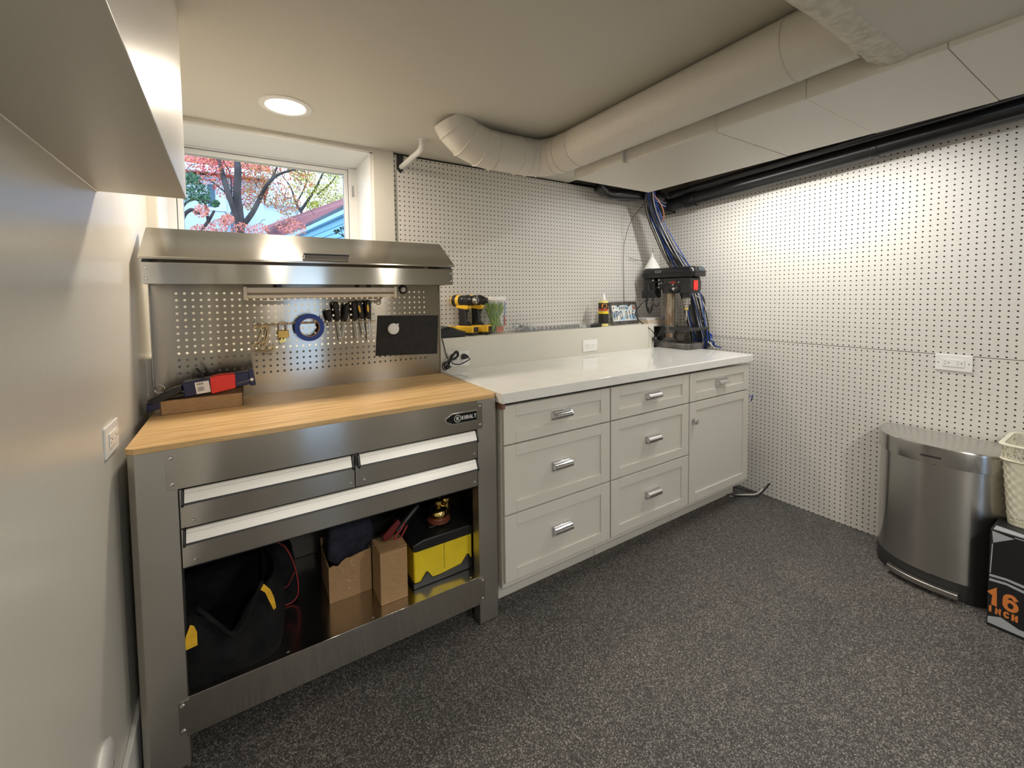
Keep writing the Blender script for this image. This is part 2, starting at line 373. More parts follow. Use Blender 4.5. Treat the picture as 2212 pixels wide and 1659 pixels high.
# boxed chase hanging from the ceiling on the left wall
y0, y1 = -.765, -3.2
b = MB(); zz = 1.585
pts = [(-1.3, y0), (-.823, y0), (-.823+.045*(y0-y1)*.6, y1), (-1.3, y1)]
b.prism(pts, 'z', zz, ZC+.02)
struct('trim_4', b, wallp, 'boxed chase on the left wall below the ceiling', bevel=.0015, smooth=False)
b = MB().tube([(lx(y0)+.001, y0, zz-.0005), (lx(y1)+.001, y1, zz-.0005)], .0022, 6)
struct('trim_5', b, whitep, 'thin caulk line under the boxed chase')
struct('baseboard_left', MB().prism([(lx(-.22)+.0, -.22), (lx(YF), YF), (lx(YF)+.013, YF), (lx(-.22)+.013, -.22)], 'z', 0, .15), whitep, bevel=.003, smooth=False)

# ------------------------------------------------------------------ window
yw = .30
b = MB()
fx0, fx1, fz1 = -.99, -.126, 2.045
b.box(fx0-.02, -.953, yw, yw+.06, wz0-.02, fz1).box(-.1697, fx1+.03, yw, yw+.06, wz0-.02, fz1).box(-.953, -.1697, yw, yw+.06, 2.036, fz1+.02).box(-.953, -.1697, yw, yw+.06, wz0-.02, 1.56)
win = struct('window_1', b, whitep, bevel=.002, smooth=False)
b = MB().box(-.950, -.928, yw+.006, yw+.05, 1.563, 2.033).box(-.192, -.1725, yw+.006, yw+.05, 1.563, 2.033).box(-.928, -.192, yw+.006, yw+.05, 2.010, 2.033).box(-.928, -.192, yw+.006, yw+.05, 1.563, 1.585)
b.build('sash', whitep, win, .002, smooth=False)
MB().box(-.928, -.192, yw+.025, yw+.029, 1.585, 2.010).build('pane', mat('window glass', (1,1,1), 0, trans=1.0, ior=1.02), win, smooth=False)
MB().box(-.152, -.144, yw-.006, yw, 1.885, 1.945).box(-.150, -.146, yw-.016, yw-.004, 1.89, 1.90).build('latch', mat('grey latch', (.3,.3,.3), .4), win, .001)
for nm, bx in (('reveal_side', (wx1-.014, wx1, .0, yw, wz0, wz1)), ('reveal_side', (wx0, wx0+.004, .0, yw, wz0, wz1))):
    MB().box(*bx).build(nm, whitep, win, smooth=False)
MB().box(wx0, wx1, 0, yw, wz1-.004, wz1).build('reveal_head', whitep, win, smooth=False)
MB().box(wx0, wx1, -.0, yw, wz0, wz0+.01).build('sill', whitep, win, smooth=False)
w2 = struct('door_1', MB().box(-.32, -.22, YF-.1, YF-.03, .12, 1.95).box(.18, .28, YF-.1, YF-.03, .12, 1.95).box(-.22, .18, YF-.1, YF-.03, 1.85, 1.95).box(-.22, .18, YF-.1, YF-.03, .12, .22), whitep, 'glazed door frame behind the camera', smooth=False)

# ------------------------------------------------------------------ pegboards
def pegobj(x0, x1, y0, y1, z0, z1, org, label, rot=False):
    b = MB().box(x0, x1, y0, y1, z0, z1)
    if rot:   # material reads local x and z: build in the board's own frame
        o = b.build('pegboard_panel', peg, origin=org, smooth=False)
        for v in o.data.vertices: v.co = Vector((v.co.y, -v.co.x, v.co.z))
        o.rotation_euler = (0, 0, PI/2); 
        for v in o.data.vertices: v.co = Vector((v.co.x, v.co.y, v.co.z))
        return tag(o, label, 'pegboard')
    return tag(b.build('pegboard_panel', peg, origin=org, smooth=False), label, 'pegboard')
pegobj(-.008, XR-.001, 0, .006, 1.098, 2.059, (0, 0, 2.051), 'white pegboard on the back wall above the ledge')
pegobj(XR, XR+.006, -4.1, .0, 1.0085, 2.068, (XR, -1.3804, 1.2703), 'upper white pegboard sheet on the right wall, above the seam', True)
pegobj(XR, XR+.006, -4.1, .0, 0.002, 1.0055, (XR, -.7757, .9935), 'lower white pegboard sheet on the right wall, under the seam', True)

# ------------------------------------------------------------------ ducts and pipes overhead
def gore_ring(b, c, d, R, r=.003): b.torus(c, d, R, r, 40, 6)
R_ = .086; dx, dz = .614, 1.981
t = thing('air_duct', 'round cream painted air duct running along the ceiling with a segmented elbow', 'duct', (dx, -.8, dz-R_))
MB().cyl((dx, -.67, dz), (dx, -1.741, dz), R_, n=48).build('straight_run', ductp, t)
b = MB()
arc = [Vector((dx, -.68, dz)), Vector((dx-.002, -.635, dz)), Vector((dx-.012, -.585, dz)), Vector((dx-.035, -.54, dz)), Vector((dx-.07, -.512, dz)), Vector((dx-.12, -.502, dz)), Vector((dx-.18, -.50, dz)), Vector((.30, -.50, dz))]
b.tube(arc, R_, 48)
el = b.build('elbow', ductp, t)
for i in (1, 2, 4, 5, 6):
    b = MB(); d = (arc[min(i+1, 7)]-arc[i-1]).normalized(); gore_ring(b, arc[i], d, R_+.0005, .0026); b.build('seam_bead', ductp, el)
pts = [Vector((.30, -.50, dz)), Vector((.235, -.50, dz+.006)), Vector((.165, -.50, dz+.030)), Vector((.115, -.50, dz+.072)), Vector((.10, -.50, dz+.10))]
e2 = MB().tube(pts, R_, 48).build('end_elbow', ductp, t)
for i, p in enumerate(pts[:-1]):
    b = MB(); d = (pts[i+1]-pts[max(i-1, 0)]).normalized(); gore_ring(b, p, d, R_+.0005, .0030); b.build('seam_bead', ductp, e2)
for y, q in ((-.74, .0024), (-1.60, .0016)):
    b = MB(); gore_ring(b, (dx, y, dz), (0,1,0), R_+.0005, q); b.build('joint_band', ductp, t)

t = thing('rectangular_duct', 'wide flat rectangular duct boxed in cream panels beside the round duct', 'duct', (.97, -1.2, 1.872))
b = MB()
xs0, xs1, zs = .708, 1.228, 1.872
yy = [-.6216, -.924, -1.315, -1.592, -1.877, -2.18]
for i in range(5):
    p = MB().box(xs0+(.0 if i else -.02), xs1, yy[i+1]+.0003, yy[i]-.0003, zs-(.0015 if i % 2 else 0), 2.068)
    p.build('panel', ductp, t, .002, smooth=False)
for y in (-.924, -1.315): MB().box(xs0-.005, xs0+.004, y-.010, y-.003, 1.868, 1.96).build('joint_clip', ductp, t)
struct('gap_shade_1', MB().box(-.006, 1.16, .0065, .034, 2.061, 2.0695), darkm, 'dark strip painted as the shade between the top of the pegboard and the ceiling', smooth=False)  # near-black filler stands in for the shade in the narrow gap

t = thing('drain_pipe', 'long black plastic drain pipe running below the ceiling along the right wall', 'pipe', (2.06, -1.2, 1.95))
pz = lambda y: 1.966 + (-.0507)*y
MB().cyl((2.06, -.12, pz(-.12)+.002), (2.06, -2.18, pz(-2.18)), .0465, n=40).build('pipe_run', blackpipe, t)
MB().cyl((2.06, -1.33, pz(-1.33)), (2.06, -1.36, pz(-1.36)), .0495, n=40).build('coupling', blackpipe, t, .002)
MB().cyl((2.06, -.28, pz(-.28)), (2.06, -.36, pz(-.36)), .053, n=40).build('coupling', blackpipe, t, .002)
MB().lathe((2.06, -.12, pz(-.12)), [(.05,-.05),(.054,-.04),(.054,.03),(.045,.05)], 40, (0,1,0)).build('end_cap', blackpipe, t)
t = tag(MB().cyl((1.99, -.2, 2.035), (2.005, -2.18, 2.12), .022, n=24).build('conduit', blackpipe), 'thinner black pipe just above the big drain pipe', 'pipe')
t = thing('drain_branch', 'black pipe branch with an elbow showing under the back edge of the rectangular duct', 'pipe', (1.5, -.1, 1.96))
MB().tube(spline([(1.38, -.10, 2.06), (1.42, -.10, 2.02), (1.50, -.10, 2.005), (1.62, -.12, 2.01), (1.95, -.16, 2.02)], 6), .034, 20).build('upper_pipe', blackpipe, t)
MB().tube(spline([(1.545, -.085, 2.005), (1.60, -.085, 1.995), (1.75, -.10, 2.005), (2.02, -.14, 2.01)], 6), .022, 20).build('lower_pipe', blackpipe, t)
MB().lathe((1.40, -.10, 2.03), [(.03,-.045),(.043,-.035),(.043,.03),(.034,.045)], 24, (1,0,-.5)).build('hub', blackpipe, t)
struct('gap_shade_2', MB().box(1.16, 2.0, -.11, .03, 2.075, 2.1), darkm, 'dark strip painted as the shade above the pegboard', smooth=False)  # dark slab puts the shade over the board into its colour

# small white pipe that comes out of the pegboard and bends up into the ceiling
t = thing('water_pipe', 'short white painted pipe bending from the pegboard corner up into the ceiling', 'pipe', (.05, -.05, 2.0))
pts = spline([(.035, .02, 1.998), (.045, -.05, 2.008), (.052, -.12, 2.017), (.058, -.19, 2.022), (.06, -.235, 2.035), (.06, -.25, 2.075)], 6)
MB().tube(pts, .0135, 16).build('pipe_bend', whitep, t)
MB().torus((.06, -.25, 2.0685), (0,0,1), .016, .004, 20, 6).build('ceiling_collar', whitep, t)
MB().prism([(.012,2.062),(.049,2.062),(.049,1.985),(.033,1.966),(.012,1.985)], 'y', -.0008, .0008).build('wall_cutout', darkm, t)

# ------------------------------------------------------------------ ceiling lamps
emit = {}
def downlight(x, y, z, power, col, label):
    t = thing('ceiling_downlight', label, 'light', (x, y, z), 'recessed ceiling downlights')
    MB().lathe((x, y, z), [(.068,-.0015),(.074,-.006),(.088,-.006),(.094,-.003),(.095,.0005)], 48, cap=False).build('trim_ring', whitep, t)
    key = col
    if key not in emit:
        m = mat('glowing diffuser', (1,1,1), .5); B(m).inputs['Emission Color'].default_value = (*[c**.5 for c in col], 1); B(m).inputs['Emission Strength'].default_value = 7; emit[key] = m
    MB().lathe((x, y, z-.0035), [(.0001,0),(.07,0),(.07,.002)], 48, cap=False).build('diffuser', emit[key], t)
    area('lamp_glow', (x, y, z-.012), .14, power, col, (x, y, 0), 'DISK')
labs = ['glowing round downlight in the ceiling in front of the window', 'round downlight in the lower ceiling near the left wall', 'round downlight in the middle of the lower ceiling']
struct('trim_9', MB().box(1.62, 1.78, -1.65, -.46, 2.066, 2.12), darkm, 'board between the joists that carries the hidden lamp', smooth=False)
for ((x, y), z, p, c), lb in zip(LAMPS, labs): downlight(x, y, z, p, c, lb)

# long shop light tucked between the joists, above the edge of the rectangular duct
t = thing('strip_lamp', 'long shop light hidden above the edge of the rectangular duct', 'light', (1.70, -1.2, 2.04))
MB().box(1.665, 1.735, -1.60, -.50, 2.049, 2.0655).build('housing', platem, t, .003)
m_ = mat('glowing strip', (1,1,1), .5); B(m_).inputs['Emission Color'].default_value = (1,.97,.92,1); B(m_).inputs['Emission Strength'].default_value = 6
MB().box(1.68, 1.72, -1.58, -.52, 2.045, 2.0485).build('diffuser', m_, t)
l_ = area('strip_glow', (1.70, -1.05, 2.042), .04, 12.5, (1, .97, .92), (1.70, -1.05, 0), 'RECTANGLE'); l_.data.size_y = 1.04
# ------------------------------------------------------------------ stainless workbench
BX0, BX1, BYF, BYB = -.978, .150, -.762, -.222
ZT = .925
wb = thing('workbench', 'stainless steel workbench with bamboo top, three drawers, perforated back panel and lidded canopy', 'workbench', (-.414, -.49, 0))
b = MB(); c = .018
b.prism([(BX0-.002, -.225), (BX0-.002, BYF-.006+c), (BX0+c, BYF-.006), (BX1-c, BYF-.006), (BX1, BYF-.006+c), (BX1, -.225)], 'z', .909, ZT)
b.build('worktop', bam, wb, .0015)
def leg(x0, x1, s):
    """front leg: folded sheet with a chamfered outer corner"""
    b = MB()
    if s < 0: poly = [(x0, -.60), (x0, BYF+.014), (x0+.016, BYF), (x1, BYF), (x1, BYF+.05), (x1-.003, BYF+.05), (x1-.003, BYF+.003), (x0+.017, BYF+.003), (x0+.003, BYF+.015), (x0+.003, -.60)]
    else: poly = [(x1, -.60), (x1, BYF+.006), (x1-.006, BYF), (x0, BYF), (x0, BYF+.05), (x0+.003, BYF+.05), (x0+.003, BYF+.003), (x1-.007, BYF+.003), (x1-.003, BYF+.008), (x1-.003, -.60)]
    b.prism(poly, 'z', 0.004, .908); return b.build('leg', ssv, wb, .0008)
leg(BX0+.001, -.873, -1); leg(.061, BX1-.001, 1)
for x0, x1 in ((BX0+.001, -.93), (.10, BX1-.001)):
    MB().box(x0, x1, -.29, -.235, .004, .908).build('leg', ssv, wb, .0015, smooth=False)
for x0, x1 in ((BX0+.0035, BX0+.006), (BX1-.006, BX1-.0035)):
    MB().box(x0, x1, BYF+.02, -.235, .15, .905).build('side_panel', ssv, wb, smooth=False)
MB().box(BX0+.01, BX1-.01, -.238, -.235, .18, .908).build('back_sheet', mat('steel sheet darkened as shade', (.06,.058,.055), .5, .7), wb, smooth=False)  # shade behind the shelf is put into the sheet's dark colour
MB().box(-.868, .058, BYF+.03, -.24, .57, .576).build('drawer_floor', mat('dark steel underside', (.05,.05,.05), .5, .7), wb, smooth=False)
# apron with tabs screwed over the legs
yf = BYF-.0016
b = MB().prism([(-.897,.797),(-.893,.7955),(.078,.7955),(.082,.80),(.082,.893),(.078,.897),(.062,.897),(.062,.9085),(-.874,.9085),(-.874,.897),(-.893,.897),(-.897,.893)], 'y', yf, BYF+.004)
ap = b.build('apron', ss, wb, .0008)
def bolt(par, x, z, r=.0062, y=None):
    y = yf if y is None else y
    b = MB().lathe((x, y, z), [(r,0),(r*.95,.0018),(r*.7,.0036),(.0001,.0044)], 16, (0,-1,0))
    b.build('bolt', nickel, par)
for x in (-.885, .072):
    for z in (.885, .812): bolt(ap, x, z)
# maker's badge
bd = MB().prism([(-.076,.846),(-.048,.8315),(.058,.8315),(.058,.873),(-.048,.873),(-.076,.858)], 'y', yf-.003, yf).build('badge', nickel, wb, .0008)
MB().prism([(-.072,.8475),(-.0465,.8345),(.0562,.8345),(.0562,.870),(-.0465,.870),(-.072,.8565)], 'y', yf-.0036, yf-.002).build('badge_field', mat('matte black enamel', (.01,.01,.01), .7, spec=.2), bd)
silverl = mat('silver lettering', (.72,.72,.70), .45)
MB().torus((-.0265, yf-.0042, .8525), (0,1,0), .0132, .0011, 32, 6).build('emblem_ring', silverl, bd)
letters('K', .0150, .0032, silverl, bd, (-.0315, yf-.0038, .8450), (1,0,0), (0,0,1), wid=.8)
letters('KOBALT', .0145, .0028, silverl, bd, (-.0100, yf-.0038, .8453), (1,0,0), (0,0,1), adv=.74, wid=.64)
# drawers
def wdrawer(x0, x1, z0, z1, split=None):
    d = MB().box(x0, x1, BYF-.001, BYF+.02, z0, z1).build('drawer', ss, wb, .0012, smooth=False)
    h0, h1 = x0+.012, x1-.012
    b = MB().prism([(BYF-.001, z1+.001), (BYF-.008, z1+.0015), (BYF-.012, z1-.004), (BYF-.024, z1-.030), (BYF-.020, z1-.032), (BYF-.001, z1-.010)], 'x', h0, h1)
    h = b.build('handle', alum, d, .0006)
    for a in (h0-.007, h1+.001): b = MB().prism([(BYF-.001, z1+.002), (BYF-.012, z1+.001), (BYF-.026, z1-.032), (BYF-.024, z1-.040), (BYF-.001, z1-.040)], 'x', a, a+.006); b.build('end_cap', black, h, .0008)
    MB().prism([(BYF-.023, z1-.0315), (BYF-.025, z1-.036), (BYF-.001, z1-.040), (BYF-.001, z1-.033)], 'x', h0, h1).build('grip_lip', black, h)
    MB().box(h0, h1, BYF-.0135, BYF-.0125, z1-.0075, z1-.0068).build('groove', darkm, h, smooth=False)
    for x in (x0+.028, x1-.014):
        bolt(d, x, z0+.018, .0048, BYF-.001)
wdrawer(-.870, -.4055, .683, .791); wdrawer(-.4025, .058, .683, .791); wdrawer(-.870, .058, .571, .679)
MB().box(-.873, .061, BYF+.004, BYF+.03, .566, .797).build('drawer_frame', black, wb, smooth=False)
# bottom shelf and its rail
b = MB().prism([(-.896,.104),(-.892,.100),(-.878,.100),(-.878,.088),(.060,.088),(.060,.100),(.078,.100),(.083,.104),(.083,.190),(.079,.194),(.058,.194),(.058,.201),(-.872,.201),(-.872,.194),(-.892,.194),(-.896,.190)], 'y', yf, BYF+.002)
rl = b.build('rail', ss, wb, .0008)
for x in (-.886, .073):
    for z in (.182, .108): bolt(rl, x, z)
sh = MB().box(-.955, .13, BYF+.001, -.24, .190, .200).build('shelf', sstop, wb, .0015, smooth=False)
for x, y in ((-.62,-.742),(-.355,-.744),(-.10,-.744),(.03,-.744)):
    MB().lathe((x, y, .2), [(.0055,0),(.005,.0015),(.0001,.003)], 14).build('bolt', nickel, sh)
# perforated back panel: real holes, 40 x 14 on a 25 mm grid
def perforated(x0, x1, z0, z1, hx, hz, nx, nz, pitch, r, y0, y1):
    b = MB(); K = 12
    gx = [x0] + [hx-pitch/2+i*pitch for i in range(nx+1)] + [x1]
    gz = [z0] + [hz-pitch/2+i*pitch for i in range(nz+1)] + [z1]
    V = {}
    def v(x, y, z):
        k = (round(x, 5), y, round(z, 5))
        if k not in V: V[k] = b.bm.verts.new((x, y, z))
        return V[k]
    for i in range(len(gx)-1):
        for j in range(len(gz)-1):
            a, c_, d, e = gx[i], gx[i+1], gz[j], gz[j+1]
            hole = 1 <= i <= nx and 1 <= j <= nz
            for y in (y0, y1):
                if not hole: b.bm.faces.new((v(a,y,d), v(c_,y,d), v(c_,y,e), v(a,y,e))); continue
                cx, cz = (a+c_)/2, (d+e)/2
                ring = [v(cx+r*math.cos(PI/4+2*PI*k/K), y, cz+r*math.sin(PI/4+2*PI*k/K)) for k in range(K)]
                cs = [v(c_,y,e), v(a,y,e), v(a,y,d), v(c_,y,d)]
                for q in range(4):
                    n0 = q*3; seg = [ring[(n0+m)%K] for m in range(4)]
                    b.bm.faces.new([cs[q], cs[(q+1)%4]] + seg[::-1])
            if hole:
                cx, cz = (a+c_)/2, (d+e)/2
                A = [v(cx+r*math.cos(PI/4+2*PI*k/K), y0, cz+r*math.sin(PI/4+2*PI*k/K)) for k in range(K)]
                D = [v(cx+r*math.cos(PI/4+2*PI*k/K), y1, cz+r*math.sin(PI/4+2*PI*k/K)) for k in range(K)]
                b.bridge(A, D)
    for (p, q) in (((x0,z0),(x1,z0)), ((x1,z0),(x1,z1)), ((x1,z1),(x0,z1)), ((x0,z1),(x0,z0))):
        b.bm.faces.new([b.bm.verts.new(t) for t in ((p[0],y0,p[1]),(q[0],y0,q[1]),(q[0],y1,q[1]),(p[0],y1,p[1]))])
    return b
PY = -.226
b = perforated(-.990, .140, .912, 1.50, -.9137, 1.0117, 40, 14, .025, .0046, PY, PY+.0015)
sspanel = brushed('brushed stainless perforated panel', (.38,.34,.285), .17, 0, .95)
pp = b.build('peg_panel', sspanel, wb, smooth=False)
for x in (-.992, .139): MB().box(x, x+.003, PY-.012, PY, .926, 1.37).build('panel_flange', ssv, pp, smooth=False)
# canopy: front fascia, end cheeks, sloping lid with a handle
HY = -.402
cn = MB().box(-.984, .136, HY, HY+.003, 1.367, 1.4385).build('canopy_fascia', ss, wb, .0008, smooth=False)
for x in (-.972, .126):
    for z in (1.384, 1.420): bolt(cn, x, z, .0045, HY)
for x in (-.9835, .1335): MB().prism([(HY+.001, 1.368), (PY-.001, 1.368), (PY-.001, 1.555), (HY+.001, 1.439)], 'x', x, x+.002).build('canopy_end', ssv, wb)
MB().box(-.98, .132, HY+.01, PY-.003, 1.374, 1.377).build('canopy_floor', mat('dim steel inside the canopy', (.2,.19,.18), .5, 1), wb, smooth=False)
lid = MB().prism([(HY-.006, 1.449), (HY-.006, 1.457), (PY-.012, 1.574), (PY+.004, 1.574), (PY+.004, 1.570), (PY-.011, 1.570), (HY+.0, 1.452), (HY+.0, 1.449)], 'x', -.990, .144).build('lid', sslid, wb, .0012)
b = MB().tube([(-.497, HY+.010, 1.473), (-.497, HY-.012, 1.482), (-.330, HY-.012, 1.482), (-.330, HY+.010, 1.473)], .0022, 8)
b.prism([(HY-.014,1.486),(HY+.012,1.489),(HY+.012,1.486),(HY-.014,1.483)], 'x', -.497, -.330)
b.build('lid_handle', black, lid)
MB().prism([(HY-.013,1.482),(HY-.007,1.466),(HY-.005,1.466),(HY-.010,1.482)], 'x', -.494, -.333).build('handle_plate', steel, lid)

# ------------------------------------------------------------------ lamp under the canopy
t = thing('tube_lamp', 'cream fluorescent tube fixture, unlit, hanging under the bench canopy', 'light', (-.41, -.33, 1.31))
MB().prism([(-.30,1.356),(-.362,1.356),(-.362,1.338),(-.345,1.332),(-.30,1.332)], 'x', -.690, -.130).build('housing', mat('cream metal', (.66,.60,.50), .4), t, .0015)
for x in (-.700, -.132): MB().prism([(-.30,1.359),(-.366,1.359),(-.366,1.310),(-.340,1.308),(-.335,1.328),(-.30,1.328)], 'x', x, x+.012).build('socket', mat('cream plastic', (.68,.62,.52), .4), t, .001)
MB().cyl((-.688,-.352,1.322), (-.132,-.352,1.322), .0078, n=20).build('tube', mat('unlit milky tube', (.78,.72,.60), .25), t)
for x in (-.58, -.235):
    MB().box(x-.009, x+.009, -.34, -.325, 1.356, 1.374).build('bracket', blackgl, t, .001)
MB().box(-.185, -.170, -.3645, -.362, 1.343, 1.352).build('switch', platem, t, .0006)
MB().tube(spline([(-.120,-.34,1.347), (-.10,-.30,1.350), (-.07,-.235,1.350)], 6), .0028, 8).build('cord', platem, t)
t = thing('cable_grommet', 'black ring grommet with a white plug in the perforated panel', 'grommet', (-.04, PY, 1.33))
MB().torus((-.046, PY-.003, 1.349), (0,1,0), .017, .005, 32, 8).build('ring', black, t)
MB().cyl((-.046, PY-.002, 1.349), (-.046, PY-.012, 1.349), .013, .011).box(-.055,-.040,PY-.02,PY-.01,1.344,1.354).build('plug', platem, t)

# ------------------------------------------------------------------ tools on the perforated panel
TY = -.25
t = thing('tool_rail', 'thin wire tool rail on the left half of the perforated panel', 'tool rail', (-.54, PY, 1.2))
MB().tube([(-.664,PY,1.236),(-.664,TY,1.234),(-.664,TY,1.211),(-.416,TY,1.211)], .0022, 8).tube([(-.664,PY,1.211),(-.664,TY-.012,1.208),(-.416,TY-.012,1.208)], .0018, 8).build('wire', chrome, t)
b = MB()
for i in range(10): x = -.65+i*.025; b.tube([(x, TY, 1.211), (x, TY-.012, 1.208)], .0015, 6)
b.build('rung', chrome, t)
t = thing('tool_rail', 'wire screwdriver rack on the right half of the perforated panel', 'tool rail', (-.30, PY, 1.2))
b = MB()
for x in (-.415, -.192): b.tube([(x,PY,1.238),(x,TY-.01,1.238),(x,TY-.01,1.208),(x,TY,1.206)], .0025, 8)
b.tube([(-.415,TY,1.207),(-.192,TY,1.207)], .0022, 8).tube([(-.415,TY-.026,1.207),(-.192,TY-.026,1.207)], .0022, 8)
b.build('wire', chrome, t)
b = MB()
for i in range(9): x = -.405+i*.025; b.tube([(x,TY,1.207),(x,TY-.026,1.207)], .0015, 6)
b.build('rung', chrome, t)
def screwdriver(x0, z0, x1, z1, hl, hr, mark, label, sr=.003):
    """handle top (x0,z0), tip (x1,z1)"""
    a = Vector((x0, TY-.014, z0)); e = Vector((x1, TY-.010, z1)); d = (e-a).normalized(); m = a+d*hl
    t = thing('screwdriver', label, 'screwdriver', m, 'screwdrivers in the wire rack')
    b = MB(); prof = [(.55,0),(.92,.05),(1.0,.15),(1.0,.35),(.86,.6),(.88,.78),(.6,.92),(.45,1.0)]
    b.lathe(a, [(hr*p, hl*q) for p, q in prof], 10, d)
    h = b.build('handle', black, t, sub=1)
    MB().cyl(m-d*.004, e-d*.008, sr, sr, 10).cyl(e-d*.008, e, sr, sr*.4, 10).build('shaft', chrome, t)
    if mark:
        x = d.cross(Vector((0,-1,0))).normalized()
        b = MB(); p = a+d*hl*.42+Vector((0,-hr*.97,0))+x*mark*hr*.35
        pts = [p+x*(.0045*math.cos(q))+d*(hl*.2*math.sin(q)) for q in [2*PI*i/20 for i in range(20)]]
        A = [b.bm.verts.new(v) for v in pts]; D = [b.bm.verts.new(v+Vector((0,-.0015,0))) for v in pts]
        b.bridge(A, D); b.bm.faces.new(D); b.build('grip_inset', yellow, h)
screwdriver(-.392,1.263,-.382,1.172,.052,.0145,0,'short stubby black screwdriver at the left end of the rack')
screwdriver(-.362,1.297,-.340,1.121,.087,.0140,0,'long black-handled screwdriver beside the stubby one')
screwdriver(-.311,1.290,-.334,1.135,.083,.0125,0,'slim black screwdriver leaning left in the rack')
screwdriver(-.283,1.297,-.270,1.120,.088,.0145,0,'black screwdriver with long shaft in the middle of the rack')
screwdriver(-.264,1.300,-.236,1.143,.086,.0150,1,'thick black screwdriver with a big yellow oval on its handle',.004)
screwdriver(-.222,1.303,-.215,1.113,.090,.0140,1,'rightmost black screwdriver with a narrow yellow inset',.004)
# S hooks
hooks = None
sdat = [(-.652,1.208,.0,.11),(-.642,1.206,.010,.108),(-.632,1.207,.022,.105),(-.655,1.200,-.012,.10),(-.638,1.200,.03,.112),(-.628,1.203,-.02,.10)]
hl = ['at the back of the bundle','resting second in the bundle','in the middle of the bundle','sticking out lowest on the left','leaning right in the bundle','at the front right of the bundle']
hm = mat('zinc plated hook', (.72,.66,.5), .25, 1)
for i, (x, z, tilt, ln) in enumerate(sdat):
    pts = []
    R1, R2 = .016, .022
    for k in range(9): a = PI - k/8*PI*1.05; pts.append((R1*math.cos(a), R1*math.sin(a)-R1))
    for k in range(1, 4): pts.append((R1 - (R1+.004)*k/4, -R1-(ln-R1-R2)*k/4))
    for k in range(9): a = PI*.9 + k/8*PI*1.05; pts.append((R2*math.cos(a)+.004, R2*math.sin(a)-(ln-R2)))
    yb = TY-.006-.006*i
    P = [(x+p*math.cos(tilt*4)-q*math.sin(tilt*4), yb, z+.004+p*math.sin(tilt*4)+q*math.cos(tilt*4)) for p, q in pts]
    o = MB().tube(spline(P, 2), .0024, 8).build('s_hook', hm)
    tag(o, 'steel S-shaped hook '+hl[i]+' on the left wire rail', 'hook', 'S hooks hanging on the left wire rail')
# padlock with keys
t = thing('padlock', 'brass padlock with steel shackle hanging on the left wire rail', 'padlock', (-.566, TY-.016, 1.156))
MB().box(-.586,-.546,TY-.022,TY-.008,1.153,1.183).build('lock_body', noisy(mat('worn brass', (.62,.40,.10), .35, .8), (.5,.3,.06), (.7,.46,.14), 20), t, .002)
MB().tube(spline([(-.579,TY-.015,1.182),(-.579,TY-.015,1.203),(-.573,TY-.015,1.214),(-.566,TY-.015,1.217),(-.559,TY-.015,1.214),(-.553,TY-.015,1.203),(-.553,TY-.015,1.182)], 4), .0028, 8).build('shackle', chrome, t)
MB().cyl((-.566,TY-.017,1.145),(-.566,TY-.014,1.145),.010).cyl((-.574,TY-.014,1.139),(-.574,TY-.011,1.139),.008).box(-.568,-.564,TY-.017,TY-.014,1.146,1.154).build('key', brass, t)
# tape roll
o = MB()
prof = [(.0395,-.012),(.057,-.012),(.057,.012),(.0395,.012)]
t = thing('tape_roll', 'roll of blue masking tape hanging between the two wire rails', 'tape', (-.468, TY-.02, 1.134))
b = MB(); R = [b.ring(Vector((-.468, TY-.020+h, 1.191)), Vector((1,0,0)), Vector((0,0,1)), r, 48) for r, h in prof]
for i in range(4): b.bridge(R[i], R[(i+1)%4])
b.build('tape', bluem, t)
b = MB(); R = [b.ring(Vector((-.468, TY-.020+h, 1.191)), Vector((1,0,0)), Vector((0,0,1)), r, 48) for r, h in [(.037,-.0118),(.0396,-.0118),(.0396,.0118),(.037,.0118)]]
for i in range(4): b.bridge(R[i], R[(i+1)%4])
b.build('cardboard_core', cardb, t)
# black rubber sheet and magnet
tag(MB().prism([(-.170,1.229),(.133,1.219),(.124,1.026),(-.184,1.041)], 'y', PY-.003, PY-.0008).build('rubber_sheet', blackrub, smooth=False), 'black rubber sheet stuck on the right of the perforated panel', 'sheet')
t = thing('round_magnet', 'white round plastic disc stuck on the black rubber sheet', 'magnet', (-.095, PY-.004, 1.165))
MB().lathe((-.100, PY-.0032, 1.164), [(.026,0),(.027,.004),(.026,.014),(.022,.016),(.0001,.016)], 32, (0,-1,0)).build('disc', platem, t)
MB().box(-.082,-.074,PY-.016,PY-.0032,1.180,1.188).build('tab', platem, t, .001)

# ------------------------------------------------------------------ on the bench top
t = thing('carton', 'small brown cardboard carton lying on the left end of the bamboo worktop', 'box', (-.83, -.35, ZT))
MB().box(-.950, -.716, -.402, -.30, ZT+.0005, ZT+.047).build('carton_body', cardb, t, .0012, smooth=False)
MB().box(-.953, -.9505, -.402, -.30, ZT+.0005, ZT+.045).box(-.7155, -.7135, -.404, -.30, ZT+.0005, ZT+.049).build('edge_flap', mat('dark carton edge', (.12,.07,.05), .8), t, smooth=False)
t = thing('caulking_gun', 'navy hand tool with red block, black jaws and white label, lying on the small carton', 'tool', (-.83, -.365, ZT+.05))
ang = .125
def G(x, z): return (-.83+(x)*math.cos(ang)-z*math.sin(ang)*1, ZT+.083+x*math.sin(ang)*.85+z)
def gprism(name, poly, y0, y1, m, par=t, bv=.003):
    return MB().prism([G(*p) for p in poly], 'y', y0, y1).build(name, m, par, bv)
gprism('body', [(-.06,-.026),(.14,-.024),(.152,-.018),(.152,.020),(.14,.024),(-.058,.026)], -.395, -.340, navy)
gprism('slide', [(-.14,-.022),(-.02,-.024),(-.02,-.010),(-.14,-.006)], -.392, -.345, blackgl)
